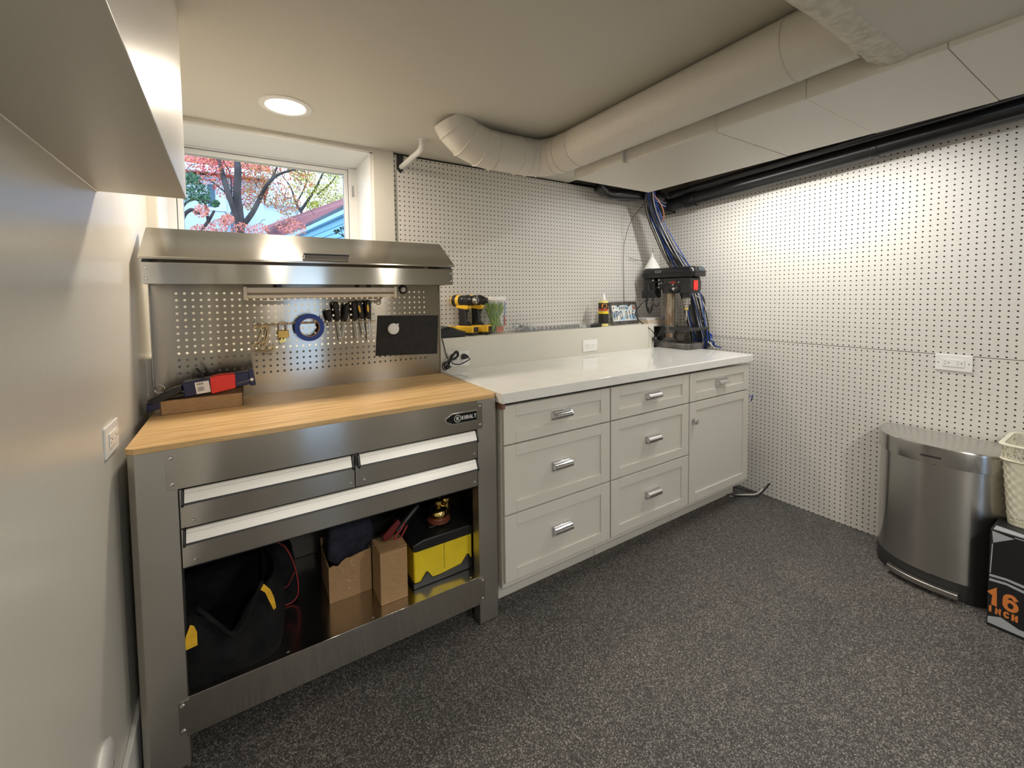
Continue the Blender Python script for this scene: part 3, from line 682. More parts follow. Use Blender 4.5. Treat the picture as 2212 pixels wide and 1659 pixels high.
gprism('jaw', [(-.160,-.030),(-.130,-.030),(-.062,-.004),(-.062,.016),(-.085,.014),(-.156,-.012)], -.400, -.360, blackgl)
gprism('lower_jaw', [(-.165,-.050),(-.118,-.046),(-.110,-.028),(-.162,-.020)], -.400, -.350, navy)
gprism('trigger_block', [(.018,-.030),(.092,-.026),(.098,.024),(.050,.030),(.022,.027)], -.404, -.352, redp)
lb = gprism('label', [(-.024,-.022),(.017,-.023),(.017,.018),(-.024,.019)], -.3975, -.394, platem, bv=.0003)
b = MB()
for i in range(9): b.prism([G(-.018+i*.0022, .008), (G(-.018+i*.0022+(.0007 if i % 3 else .0013), .008)), G(-.018+i*.0022+(.0007 if i % 3 else .0013), .015), G(-.018+i*.0022, .015)], 'y', -.3982, -.3975)
for k in range(4): b.prism([G(-.019,-.001-k*.004),G(.002-(k%2)*.004,-.001-k*.004),G(.002-(k%2)*.004,.0006-k*.004),G(-.019,.0006-k*.004)], 'y', -.3982, -.3975)
b.build('barcode', darkm, lb, smooth=False)
gprism('end_collar', [(.138,-.030),(.156,-.030),(.156,.026),(.138,.026)], -.400, -.336, navy)
p = G(.146,-.006); MB().cyl((p[0],-.404,p[1]),(p[0],-.399,p[1]),.0055).build('cap', platem, t)
a = G(.10,-.010); MB().cyl((a[0],-.4015,a[1]),(p[0],-.4015,p[1]),.0012,n=6).build('rod', chrome, t)
MB().tube(spline([(-.835,-.33,1.03),(-.842,-.32,1.045),(-.856,-.31,1.062)], 4), .004, 8).build('hose', black, t)
MB().torus((-.955,-.375,1.012), (.3,1,.2), .016, .0018, 24, 6).build('wire_ring', chrome, t)

# ------------------------------------------------------------------ stuff on the bottom shelf
ZS = .2005
def softbag(name, x0, x1, y0, y1, z0, top, mt, par, nu=64, nv=14, bulge=.015, noise=.006, seed=1):
    """open tote: outer skin, rim and inner skin; top(u) gives the rim height"""
    rr = random.Random(seed); b = MB(); rows = []
    cx, cy, hx, hy = (x0+x1)/2, (y0+y1)/2, (x1-x0)/2, (y1-y0)/2
    ph = [rr.uniform(0, 6) for _ in range(6)]
    def pt(u, v, inset):
        a = 2*PI*u; ca, sa = math.cos(a), math.sin(a)
        k = (abs(ca)**5+abs(sa)**5)**(-1/5)
        zt = top(u); z = z0 + (zt-z0)*v
        f = 1 + bulge/hx*math.sin(PI*min(1, v*1.1)) - .10*v*v
        wob = noise*(math.sin(5*a+ph[0]+v*3)+math.sin(9*a+ph[1]-v*4)*.6+math.sin(3*a+ph[2]+v*8)*.7)*(.2+v)
        return Vector((cx+ca*k*(hx*f-inset)+wob*ca, cy+sa*k*(hy*f-inset)+wob*sa, z))
    for j in range(nv+1): rows.append([b.bm.verts.new(pt(i/nu, j/nv, 0)) for i in range(nu)])
    for j in range(nv, 1, -1): rows.append([b.bm.verts.new(pt(i/nu, j/nv-.001, .006)) for i in range(nu)])
    for j in range(len(rows)-1): b.bridge(rows[j], rows[j+1])
    b.bm.faces.new(rows[0][::-1]); b.bm.faces.new(rows[-1])
    return b.build(name, mt, par), pt
t = thing('tote_bag', 'large open black canvas tool tote with yellow corner tabs on the bottom shelf', 'bag', (-.77, -.62, ZS))
def topf(u):
    a = 2*PI*u; f = max(0, -math.sin(a))**2
    return .445 - .125*f*math.exp(-((math.cos(a)*1.6)**2)) + .02*math.cos(a)
o, pt = softbag('bag_body', -.905, -.632, -.742, -.45, ZS, topf, cabfab, t, seed=4)
tabm = noisy(mat('yellow canvas tab', (.80,.46,.02), .8), (.72,.40,.02), (.84,.50,.03), 60)
def patch(name, pts, par, th=.003):
    b = MB(); A = [b.bm.verts.new(p) for p in pts]; D = [b.bm.verts.new(Vector(p)+Vector((0,-th,0))) for p in pts]
    b.bridge(A, D); b.bm.faces.new(D); b.bm.faces.new(A[::-1]); return b.build(name, tabm, par, .001)
yb = -.757
patch('corner_tab', [(-.878,yb,.333),(-.846,yb,.337),(-.846,yb,.376),(-.852,yb,.395),(-.861,yb,.402),(-.872,yb,.372)], t)
patch('corner_tab', [(-.688,yb,.437),(-.679,yb,.452),(-.662,yb,.428),(-.653,yb,.400),(-.648,yb,.366),(-.655,yb,.360),(-.668,yb,.398),(-.676,yb,.424)], t)
MB().tube(spline([(-.845,-.75,.44),(-.80,-.757,.38),(-.765,-.760,.335),(-.735,-.758,.345),(-.70,-.752,.42),(-.682,-.748,.455)], 8), .006, 8).build('rim_binding', cabfab, t)
t = thing('tool_bag', 'smaller black bag with red piping leaning behind the tote', 'bag', (-.60, -.5, ZS))
MB().prism([(-.655,.2005),(-.575,.2005),(-.562,.24),(-.572,.34),(-.60,.42),(-.64,.46),(-.68,.46),(-.68,.2005)], 'y', -.52, -.36).build('bag_shell', cabfab, t, .008)
rp = mat('dark red piping', (.30,.03,.03), .6)
MB().tube(spline([(-.630,-.523,.206),(-.585,-.523,.208),(-.566,-.523,.245),(-.575,-.523,.335),(-.602,-.523,.415),(-.64,-.523,.455)], 8), .0025, 6).tube(spline([(-.655,-.523,.44),(-.640,-.523,.36),(-.645,-.523,.30),(-.655,-.523,.25)], 8), .0025, 6).tube(spline([(-.576,-.524,.318),(-.600,-.524,.275),(-.618,-.524,.272)], 6), .002, 6).build('piping', rp, t)
t = thing('carton', 'low brown carton with a torn taped front behind the tall carton on the shelf', 'box', (-.40, -.5, ZS))
b = MB(); x0, x1 = -.472, -.320
top = [(x0,.334),(-.455,.338),(-.44,.331),(-.425,.345),(-.41,.352),(-.395,.350),(-.36,.357),(x1,.362)]
b.prism([(x0,ZS),(x1,ZS)]+top[::-1], 'y', -.600, -.596).box(x0, x0+.004, -.596, -.42, ZS, .33).box(x1-.004, x1, -.596, -.42, ZS, .36).box(x0, x1, -.424, -.42, ZS, .36).box(x0, x1, -.596, -.424, ZS, ZS+.004)
b.build('carton_body', cardb, t, smooth=False)
b = MB()
for x, z, l, a in ((-.425,.30,.035,1.5),(-.395,.33,.02,1.3),(-.41,.27,.02,-.9),(-.38,.268,.018,1.5),(-.405,.24,.015,-1.2),(-.388,.315,.012,.9)):
    b.tube([(x,-.6015,z),(x+l*math.cos(a),-.6015,z+l*math.sin(a)*.5)], .0009, 5)
b.build('tape_glint', mat('clear tape glint', (.75,.62,.48), .2), t)  # pale strokes painted as glints on the clear tape
tag(MB().prism([(-.470,.345),(-.42,.30),(-.39,.272),(-.330,.30),(-.30,.40),(-.31,.47),(-.46,.47)], 'y', -.575, -.45).build('folded_cloth', noisy(mat('dark navy cloth', (.012,.014,.03), .9), (.008,.009,.018), (.018,.02,.04), 30), None, .01), 'dark navy cloth stuffed into the torn carton', 'cloth')
t = thing('carton', 'tall narrow brown carton standing at the front of the shelf', 'box', (-.26, -.66, ZS))
MB().box(-.316, -.216, -.712, -.60, ZS, .392).build('carton_body', cardb, t, .0012, smooth=False)
MB().prism([(-.316,.393),(-.216,.398),(-.216,.3995),(-.316,.3945)], 'y', -.712, -.652).build('top_flap', cardb, t, smooth=False)
t = thing('spring_clamp', 'dark red clamp with a bent jaw lying on top of the tall carton', 'clamp', (-.24, -.63, .40))
MB().prism([(-.285,.402),(-.262,.402),(-.218,.452),(-.226,.468),(-.236,.462),(-.288,.42)], 'y', -.655, -.640).build('handle', mat('dark red grip', (.13,.012,.012), .5), t, .003)
MB().tube(spline([(-.205,-.66,.455),(-.222,-.66,.43),(-.245,-.66,.412),(-.240,-.66,.400),(-.222,-.66,.402),(-.196,-.66,.440)], 6), .0035, 8).build('jaw', mat('red coated steel', (.28,.03,.03), .4), t)
MB().cyl((-.23,-.63,.41),(-.13,-.60,.475),.014,.011,14).build('grip', black, t)
t = thing('toolbox', 'yellow and black plastic toolbox at the right end of the bottom shelf', 'toolbox', (-.06, -.58, ZS))
b = MB().box(-.183, .066, -.690, -.47, ZS+.012, .352); b.build('bin', yellowbox, t, .006)
b = MB().box(-.060, -.0575, -.6912, -.690, ZS+.04, .352); b.build('centre_seam', mat('olive seam', (.35,.26,.02), .6), t, smooth=False)
MB().prism([(-.188,ZS),(.072,ZS),(.072,.243),(.058,.243),(.050,.262),(.042,.264),(.015,.232),(-.075,.222),(-.108,.222),(-.128,.252),(-.136,.252),(-.158,.222),(-.188,.222)], 'y', -.695, -.465).build('base', black, t, .003)
MB().prism([(-.19,.350),(-.175,.345),(.066,.345),(.074,.352),(.074,.376),(.05,.386),(-.15,.386),(-.19,.374)], 'y', -.700, -.462).build('lid', black, t, .008, seg=3)
MB().box(-.10,-.02,-.64,-.52,.386,.394).build('carry_handle', blackgl, t, .004)
MB().box(.066,.074,-.6,-.5,.24,.34).build('side_latch', yellowbox, t, .002)
t = thing('brass_lamp', 'polished brass domed ornament on a round dark wooden base standing on the toolbox', 'ornament', (-.045, -.615, .394))
c0 = (-.045, -.610, .3945)
MB().lathe(c0, [(.045,0),(.047,.004),(.046,.009),(.038,.013),(.036,.018)], 40).build('wooden_base', darkwood, t)
MB().lathe(c0, [(.034,.018),(.038,.024),(.039,.036),(.035,.047),(.024,.056),(.012,.060),(.008,.064)], 40).build('dome', brass, t)
MB().lathe(c0, [(.006,.060),(.007,.068),(.018,.070),(.020,.072),(.020,.084),(.016,.086)], 32).lathe((.0,-.58,.394), [(.022,0),(.022,.055),(.028,.057),(.030,.06),(.030,.078),(.026,.080)], 32).build('crown', brass, t)

# ------------------------------------------------------------------ white base cabinets
YC = -.788; SLOPE = .0
cabs = []
def front(par, name, x0, x1, z0, z1, m=.058, mz=.047):
    b = MB().box(x0, x1, YC+.007, YC+.019, z0, z1)
    b.box(x0, x0+m, YC, YC+.008, z0, z1).box(x1-m, x1, YC, YC+.008, z0, z1).box(x0+m, x1-m, YC, YC+.008, z1-mz, z1).box(x0+m, x1-m, YC, YC+.008, z0, z0+mz)
    return b.build(name, cabp, par, .0016, smooth=False)
def pull(par, x, z):
    b = MB().box(x-.052, x+.052, YC-.002, YC+.007, z-.017, z+.019)
    p = []
    for i in range(9):
        a = PI*(.02+.62*i/8); p.append((YC-.0 -.024*math.sin(a)*1.0, z+.017-.030*(1-math.cos(a))*.62))
    poly = [(YC+.002, z+.019)] + p + [(p[-1][0]+.004, p[-1][1]+.001)] + [(q[0]+.003, q[1]-.0022) for q in p[-2:0:-1]] + [(YC+.002, z+.015)]
    b.prism(poly, 'x', x-.050, x+.050)
    for s in (-.050, .0475): b.prism([(YC+.002, z+.018), (YC-.012, z+.016), (YC-.024, z+.003), (YC-.024, z-.006), (YC+.002, z-.012)], 'x', x+s, x+s+.0025)
    b.build('handle', chrome, par, .0006)
def cabinet(x0, x1, rows, label, door=False):
    t = thing('base_cabinet', label, 'cabinet', ((x0+x1)/2, -.5, 0), 'base cabinets under the white countertop')
    b = MB().box(x0, x1, YC+.020, -.215, .115, .861)
    b.build('body', cabp, t, .001, smooth=False)
    for k, (z0, z1) in enumerate(rows):
        nm = 'door' if door and k == 1 else 'drawer'
        f = front(t, nm, x0+.003, x1-.003, z0, z1)
        if nm == 'drawer': pull(f, (x0+x1)/2, (z0+z1)/2+.003 if k == 0 else (z0+z1)/2+.006)
        else:
            MB().box(x0+.022, x0+.048, YC-.004, YC, .592, .624).build('knob_plate', chrome, f, .001)
            MB().cyl((x0+.035,YC-.003,.608),(x0+.035,YC-.016,.608),.006).box(x0+.021,x0+.049,YC-.026,YC-.014,.594,.622).build('knob', chrome, f, .003)
    MB().box(x0+(.0 if x0 > .3 else .0), x1-(.0 if x1 < 1.8 else -.035), -.676, -.66, .0, .115).build('toe_kick', cabp, t, .001, smooth=False)
    return t
rows3 = [(.716,.872),(.428,.709),(.146,.421)]
cabinet(.163, .760, rows3, 'white three-drawer base cabinet next to the steel workbench')
cabinet(.7625, 1.366, rows3, 'white three-drawer base cabinet in the middle of the run')
cabinet(1.3685, 1.974, [(.716,.872),(.146,.709)], 'white base cabinet with one drawer above a door, at the right end', True)
t = thing('countertop', 'glossy white countertop over the base cabinets', 'countertop', (1.07, -.5, .885))
MB().box(.150, 1.990, -.803, -.2105, .887, .931).build('slab', counterm, t, .004, seg=3)
MB().box(.156, .172, -.79, -.2105, .862, .886).build('substrate_strip', mat('brown plywood edge', (.20,.10,.06), .8), t, smooth=False)

# ------------------------------------------------------------------ outlets
def outlet(o, ux, un, w_, h_, label, recept=True, vert=False):
    """plate centred at o; ux = long direction, un = out of the wall"""
    ux = Vector(ux); un = Vector(un); uz = Vector((0,0,1)); o = Vector(o)
    t = thing('wall_outlet', label, 'outlet', o)
    def bx(a0, a1, c0, c1, n0, n1, name, m, par, bev=0):
        b = MB(); v = [b.bm.verts.new(o+ux*x+uz*z+un*n) for x in (a0,a1) for n in (n0,n1) for z in (c0,c1)]
        for f in ((0,1,3,2),(4,6,7,5),(0,4,5,1),(2,3,7,6),(0,2,6,4),(1,5,7,3)): b.bm.faces.new([v[i] for i in f])
        return b.build(name, m, par, bev, smooth=False)
    bx(-w_/2, w_/2, -h_/2, h_/2, 0, .006, 'cover_plate', platem, t, .003)
    f = bx(-w_*.29, w_*.29, -h_*.23, h_*.23, .006, .0085, 'receptacle', platem, t, .001)
    b = MB()
    for s in (-1, 1):
        for dx_, dz_, a, c_ in ((-.006,.006,.004,.0008),(-.006,-.006,.004,.0008),(.006,0,.0022,.0022)):
            cx = s*w_*.17+dx_
            v = [b.bm.verts.new(o+ux*(cx+x)+uz*(dz_+z)+un*n) for x in (-a,a) for n in (.008,.0089) for z in (-c_,c_)]
            for g in ((0,1,3,2),(4,6,7,5),(0,4,5,1),(2,3,7,6),(0,2,6,4),(1,5,7,3)): b.bm.faces.new([v[i] for i in g])
    b.build('slot', mat('grey slot', (.10,.10,.10), .6), f, smooth=False)
    b = MB()
    for s in (-1, 1): b.cyl(o+ux*(s*w_*.41)+un*.0055, o+ux*(s*w_*.41)+un*.0068, .003, n=10)
    b.build('screw', nickel, t)
    return t
outlet((1.1815, -.21, .989), (1,0,0), (0,-1,0), .124, .074, 'white outlet in the middle of the ledge wall above the countertop')
outlet((.250, -.21, .985), (1,0,0), (0,-1,0), .122, .078, 'white outlet at the left end of the ledge wall with a black plug in it')
outlet((XR, -1.628, .971), (0,-1,0), (-1,0,0), .123, .077, 'white outlet on the right wall pegboard at the seam')
ly = -.771; outlet((lx(ly), ly, .965), (0,1,0), (1,0,0), .120, .078, 'white outlet on the left wall beside the workbench')
ly = -.985
t = thing('round_cover', 'round white cover plate low on the left wall', 'cover plate', (lx(ly), ly, .27))
MB().lathe((lx(ly), ly, .285), [(.058,0),(.058,.006),(.050,.010),(.0001,.010)], 40, (1,0,0)).build('plate', platem, t)
MB().cyl((lx(ly)+.009, ly+.028, .272),(lx(ly)+.012, ly+.028, .272),.004,n=10).build('screw', nickel, t)

# ------------------------------------------------------------------ things standing on the ledge
ZG = 1.0985
def rr(x0, x1, z0, z1, r, n=5):
    """rounded rectangle outline"""
    out = []
    for cx, cz, a0 in ((x1-r, z1-r, 0), (x0+r, z1-r, 90), (x0+r, z0+r, 180), (x1-r, z0+r, 270)):
        for i in range(n+1):
            a = math.radians(a0+90*i/n); out.append((cx+r*math.cos(a), cz+r*math.sin(a)))
    return out
t = thing('battery_charger', 'black battery charger with a small yellow strip at the left end of the ledge', 'charger', (.235, -.14, ZG))
MB().prism([(.165,ZG),(.305,ZG),(.305,ZG+.030),(.262,ZG+.034),(.232,ZG+.052),(.205,ZG+.058),(.165,ZG+.048)], 'y', -.195, -.09).build('charger_body', black, t, .004)
MB().prism([(.232,ZG+.050),(.280,ZG+.0335),(.287,ZG+.040),(.240,ZG+.058)], 'y', -.185, -.12).build('battery_shoe', yellow, t, .002)
b = MB()
for i in range(4): b.box(.170+i*.012, .175+i*.012, -.197, -.10, ZG+.040, ZG+.048+i*.002)
b.build('rib', blackgl, t, .001)
def drill(x, y, rz, impact, label):
    """cordless tool: chuck along local +y' direction; built upright, then turned"""
    t = thing('cordless_drill', label, 'drill', (x, y, ZG), 'cordless drills on the ledge')
    def T(b): bmesh.ops.rotate(b.bm, verts=b.bm.verts, cent=(0,0,0), matrix=Matrix.Rotation(rz, 3, 'Z')); bmesh.ops.translate(b.bm, verts=b.bm.verts, vec=(x, y, 0)); return b
    # local frame: +x = nose direction
    b = MB().prism(rr(-.045,.072,ZG+.013,ZG+.052,.009), 'y', -.034, .034); T(b).build('battery', yellow, t, .005)
    b = MB().prism(rr(-.050,.074,ZG,ZG+.014,.005), 'y', -.037, .037); T(b).build('battery_base', black, t, .004)
    b = MB().box(.070,.0765,-.021,.021,ZG+.019,ZG+.045); T(b).build('battery_window', black, t, .002)
    b = MB().prism([(-.040,ZG+.046),(.045,ZG+.046),(.030,ZG+.062),(.014,ZG+.075),(.012,ZG+.150),(-.036,ZG+.150),(-.034,ZG+.070)], 'y', -.016, .016); T(b).build('grip', black, t, .008, seg=3)
    b = MB().prism([(-.050,ZG+.150),(.022,ZG+.140),(.034,ZG+.152),(.030,ZG+.172),(-.050,ZG+.172)], 'y', -.018, .018); T(b).build('trigger_guard', yellow, t, .004)
    b = MB().box(.012,.026,-.008,.008,ZG+.128,ZG+.152); T(b).build('trigger', black, t, .003)
    zc = ZG+.190
    b = MB().lathe((0,0,zc), [(.020,-.082),(.030,-.078),(.032,-.06),(.032,-.030),(.030,-.026)], 28, (1,0,0)); T(b).build('motor_housing', yellow, t, .001)
    b = MB().lathe((0,0,zc), [(.028,-.028),(.0305,-.024),(.031,-.006),(.029,.002)], 28, (1,0,0)); T(b).build('gear_housing', blackgl, t, .001)
    b = MB().lathe((0,0,zc), [(.0325,-.070),(.033,-.066),(.033,-.050),(.0325,-.046)], 28, (1,0,0)); T(b).build('vent_band', black, t)
    if impact: prof = [(.030,.0),(.032,.004),(.031,.022),(.022,.040),(.015,.052),(.015,.060),(.008,.062)]
    else: prof = [(.029,.0),(.031,.004),(.031,.030),(.027,.034),(.026,.058),(.022,.064)]
    b = MB().lathe((0,0,zc), prof, 28, (1,0,0)); T(b).build('clutch_collar', black, t)
    b = MB().lathe((0,0,zc), [(.020,.060),(.021,.064),(.018,.082),(.011,.088),(.009,.086),(.009,.075)] if not impact else [(.0335,.002),(.0340,.006),(.0335,.010)], 28, (1,0,0)); T(b).build('chuck' if not impact else 'nose_ring', steel, t)
    if impact:
        b = MB().cyl((.055,0,zc),(.085,0,zc),.0035,n=6); T(b).build('driver_bit', steel, t)
    return t
drill(.350, -.098, math.radians(-62), False, 'yellow and black cordless drill with a steel chuck, left one of the pair')
drill(.432, -.098, math.radians(-52), True, 'yellow and black impact driver with a bit, right one of the pair')
# jar of cable ties
t = thing('plastic_jar', 'clear jar with a white lid packed with green cable ties on the ledge', 'jar', (.552, -.085, ZG))
jc = (.552, -.082, ZG)
MB().lathe(jc, [(.063,0),(.067,.004),(.067,.180),(.062,.190),(.060,.190),(.0645,.178),(.0645,.006)], 40, cap=False).build('jar_wall', acryl, t)
MB().lathe(jc, [(.0665,.188),(.068,.190),(.068,.208),(.066,.211),(.0001,.211)], 40).build('lid', platem, t)
gm = [mat('lime cable tie', (.22,.50,.01), .4), mat('yellow green cable tie', (.42,.52,.02), .4), mat('deep green cable tie', (.08,.26,.01), .4)]
rn = random.Random(5)
ties = [MB() for _ in gm]
for i in range(190):
    a = rn.uniform(0, 2*PI); r1 = .058*math.sqrt(rn.random()); a2 = a+PI+rn.uniform(-1.2, 1.2); r2 = .058*rn.random()**.4; r1 = .03*rn.random() if i % 2 else r1
    p = Vector(jc)+Vector((r1*math.cos(a), r1*math.sin(a), .004+rn.random()*.02)); q = Vector(jc)+Vector((r2*math.cos(a2), r2*math.sin(a2), rn.uniform(.13,.182)))
    k = rn.choice((0,0,1,2)); m_ = (p+q)/2+Vector((rn.uniform(-.006,.006), rn.uniform(-.006,.006), 0))
    ties[k].tube(spline([p, m_, q], 4), .0017, 4)
for b, m_ in zip(ties, gm): tag(b.build('cable_tie', m_, t), None, None, None, 'stuff')
b = MB()
for i in range(10): x = .590+i*.0016; b.tube(spline([(x,-.125+i*.002,ZG+.10),(x+.010,-.118+i*.002,ZG+.135),(x+.014,-.110+i*.002,ZG+.178)], 4), .0018, 5)
tag(b.build('cable_tie', mat('blue cable tie', (.02,.12,.35), .4), t), None, None, None, 'stuff')
b = MB()
for i in range(9): b.tube(spline([(.594+i*.0018,-.128+i*.004,ZG+.04),(.600+i*.0012,-.124+i*.004,ZG+.07),(.592+i*.002,-.126+i*.004,ZG+.098)], 4), .0025, 5)
for i in range(8): b.tube([(.535+i*.005,-.140,ZG+.006),(.531+i*.007,-.136,ZG+.04)], .0020, 5)
tag(b.build('cable_tie', mat('red cable tie', (.75,.10,.04), .4), t), None, None, None, 'stuff')
# screw organiser
t = thing('screw_organizer', 'clear divided organizer tray with screws along the ledge', 'tray', (.93, -.11, ZG))
x0, x1, y0, y1 = .640, 1.215, -.185, -.075
MB().box(x0,x1,y0,y0+.0015,ZG,ZG+.030).box(x0,x1,y1-.0015,y1,ZG,ZG+.034).box(x0,x0+.0015,y0,y1,ZG,ZG+.03).box(x1-.0015,x1,y0,y1,ZG,ZG+.03).box(x0,x1,y0,y1,ZG,ZG+.0015).build('tray', acryl, t, smooth=False)
for i in range(1, 18):
    x = x0+(x1-x0)*i/18; MB().box(x-.0006,x+.0006,y0+.0015,y1-.0015,ZG+.0015,ZG+.028).build('divider', acryl, t, smooth=False)
scm = mat('zinc screw', (.42,.46,.50), .3, 1)
rn = random.Random(8); 
lb_ = MB()
for i in range(90):
    x = .668+abs(rn.gauss(0, .065)); x = min(x, .86); p = Vector((x, rn.uniform(-.17,-.09), ZG+.006+rn.random()*max(.012, .045*(1-(x-.668)/.17))))
    d = Vector((rn.uniform(-1,1), rn.uniform(-1,1), rn.uniform(-.5,.7))).normalized()
    lb_.cyl(p, p+d*.022, .0017, .001, 6); lb_.cyl(p-d*.002, p, .0042, .002, 8)
tag(lb_.build('screws', scm), 'heap of small zinc screws in the left end of the organizer', 'screws', None, 'stuff')
tag(MB().prism(rr(1.225,1.300,ZG,ZG+.020,.004), 'y', -.175, -.13).build('black_case', black, None, .002), 'small black plastic case between the organizer and the glue bottle', 'case')
tag(MB().prism(rr(1.296,1.335,ZG,ZG+.022,.003), 'y', -.165, -.12).build('small_box', black, None, .002), 'tiny black box right against the bottle foot', 'box')
# adhesive remover bottle
t = thing('squeeze_bottle', 'yellow squeeze bottle with black label and white nozzle on the ledge', 'bottle', (1.395, -.12, ZG))
bc = (1.395, -.12, ZG)
cream_y = mat('pale yellow bottle', (.86,.76,.26), .35)
MB().lathe(bc, [(.030,0),(.033,.003),(.033,.160),(.030,.170),(.016,.176)], 32).build('bottle_body', cream_y, t)
MB().lathe(bc, [(.0335,.018),(.0338,.02),(.0338,.098),(.0335,.1)], 32, cap=False).build('label', mat('black label', (.02,.018,.015), .4), t)
MB().lathe(bc, [(.0342,.085),(.0342,.099)], 32, cap=False).build('label_stripe', mat('yellow stripe', (.9,.7,.02), .4), t)
MB().lathe(bc, [(.0343,.104),(.0343,.118)], 32, cap=False).build('label_stripe', mat('red stripe', (.55,.08,.04), .4), t)
MB().lathe(bc, [(.0341,.118),(.0341,.158)], 32, cap=False).build('label_top', mat('black label top', (.03,.02,.015), .4), t)
# round orange spot and letters towards the room
nd = Vector((-.55, -.83, 0)).normalized(); ud = Vector((-nd.y, nd.x, 0))
b = MB(); c_ = Vector(bc)+Vector((0,0,.138))+nd*.0345
A = [b.bm.verts.new(c_+ud*(.019*math.cos(a))+Vector((0,0,.017*math.sin(a)))-nd*(.0345-math.sqrt(max(0,.0345**2-(.019*math.cos(a))**2)))+nd*.0006) for a in [2*PI*i/24 for i in range(24)]]
b.bm.faces.new(A); b.build('orange_spot', mat('orange print', (.95,.35,.05), .4), t, smooth=False)
letters('GO', .015, .0028, black, t, c_-ud*.0110-Vector((0,0,.007))+nd*.0008, ud, (0,0,1), adv=.82, wid=.70)
MB().lathe(bc, [(.0185,.176),(.0185,.186),(.013,.196),(.010,.214),(.006,.219),(.0001,.221)], 24).build('nozzle', platem, t)
# licence plate in a frame
t = thing('license_plate', 'framed blue license plate leaning on the pegboard on the ledge', 'license plate', (1.60, -.10, ZG))
PA = Vector((at(1321, 704, 'y', -.13).x, -.13, ZG)); PU = (Vector((at(1384, 702, 'y', -.10).x, -.10, ZG))-PA).normalized(); PW = Vector((-.006, .022, .150)).normalized(); PN = PU.cross(PW)*1.0
if PN.y > 0: PN = -PN
def pl(a, c, n=0): return PA+PU*a+PW*c+PN*n
def ppoly(name, pts, n0, n1, m, par, bv=0):
    b = MB(); A = [b.bm.verts.new(pl(*p, n0)) for p in pts]; D = [b.bm.verts.new(pl(*p, n1)) for p in pts]
    b.bridge(A, D); b.bm.faces.new(D); b.bm.faces.new(A[::-1]); return b.build(name, m, par, bv)
pm = noisy(mat('plate print', (.4,.6,.7), .35), (.30,.50,.68), (.82,.78,.66), 14, (1,1,2.2), 4, 0, .38, .60)
fr = noisy(mat('pewter frame', (.13,.12,.11), .45, .6), (.09,.085,.08), (.19,.18,.165), 60, (1,1,1), 3, .3)
ppoly('plate', rr(.012,.298,.010,.152,.008), 0, .002, pm, t)
outer = rr(0,.310,0,.163,.012,6); inner = [(.290,.140),(.215,.140),(.195,.150),(.110,.150),(.095,.140),(.022,.140),(.022,.026),(.290,.026)]
b = MB(); inner = rr(.020,.290,.026,.140,.008,6)
for n0 in (0,):
    A0 = [b.bm.verts.new(pl(*p,-.001)) for p in outer]; A1 = [b.bm.verts.new(pl(*p,.006)) for p in outer]
    B1 = [b.bm.verts.new(pl(*p,.006)) for p in inner]; B0 = [b.bm.verts.new(pl(*p,-.001)) for p in inner]
    b.bridge(A0,A1); b.bridge(A1,B1); b.bridge(B1,B0)
b.build('frame', fr, t, .001)
ppoly('frame_tab', [(.075,.142),(.09,.128),(.10,.128),(.112,.142)], .002, .0055, fr, t); ppoly('frame_tab', [(.200,.142),(.212,.128),(.224,.128),(.236,.142)], .002, .0055, fr, t)
ink = mat('dark plate ink', (.01,.02,.07), .4)
letters('KANSAS', .020, .0030, ink, t, pl(.108,.108,.0022), PU, PW, adv=.86, wid=.66)
letters('WPO 016', .060, .0056, ink, t, pl(.027,.038,.0022), PU, PW, adv=.63, wid=.48)
letters('10', .016, .0028, ink, t, pl(.028,.112,.0029), PU, PW, adv=.68, wid=.56)
ppoly('sticker', [(.024,.106),(.052,.106),(.052,.134),(.024,.134)], .002, .0028, platem, t)
ppoly('sticker', [(.258,.104),(.286,.104),(.286,.134),(.258,.134)], .002, .0028, mat('brown sticker', (.40,.16,.08), .4), t)
# two flat boxes on the ledge end
tag(MB().prism([(1.80,-.165),(2.06,-.165),(2.06,-.03),(1.80,-.03)], 'z', ZG, ZG+.022).build('flat_box', mat('tan box', (.62,.50,.38), .6), None, .002), 'flat tan box lying at the right end of the ledge behind the drill press', 'box')
t = thing('organizer_case', 'flat translucent case with a violet corner on top of the tan box', 'case', (1.93, -.09, ZG+.022))
MB().prism([(1.80,-.155),(2.04,-.155),(2.04,-.04),(1.80,-.04)], 'z', ZG+.0225, ZG+.040).build('case_body', mat('milky case', (.66,.64,.62), .3), t, .002)
MB().prism([(1.98,-.158),(2.035,-.158),(2.035,-.12),(1.98,-.12)], 'z', ZG+.030, ZG+.042).build('corner_latch', mat('violet plastic', (.35,.30,.85), .3), t, .002)
struct('trim_8', MB().box(1.80, XR-.001, -.17, -.002, 1.075, ZG-.0005), wallb, 'narrow shelf end behind the drill press', bevel=.001, smooth=False)
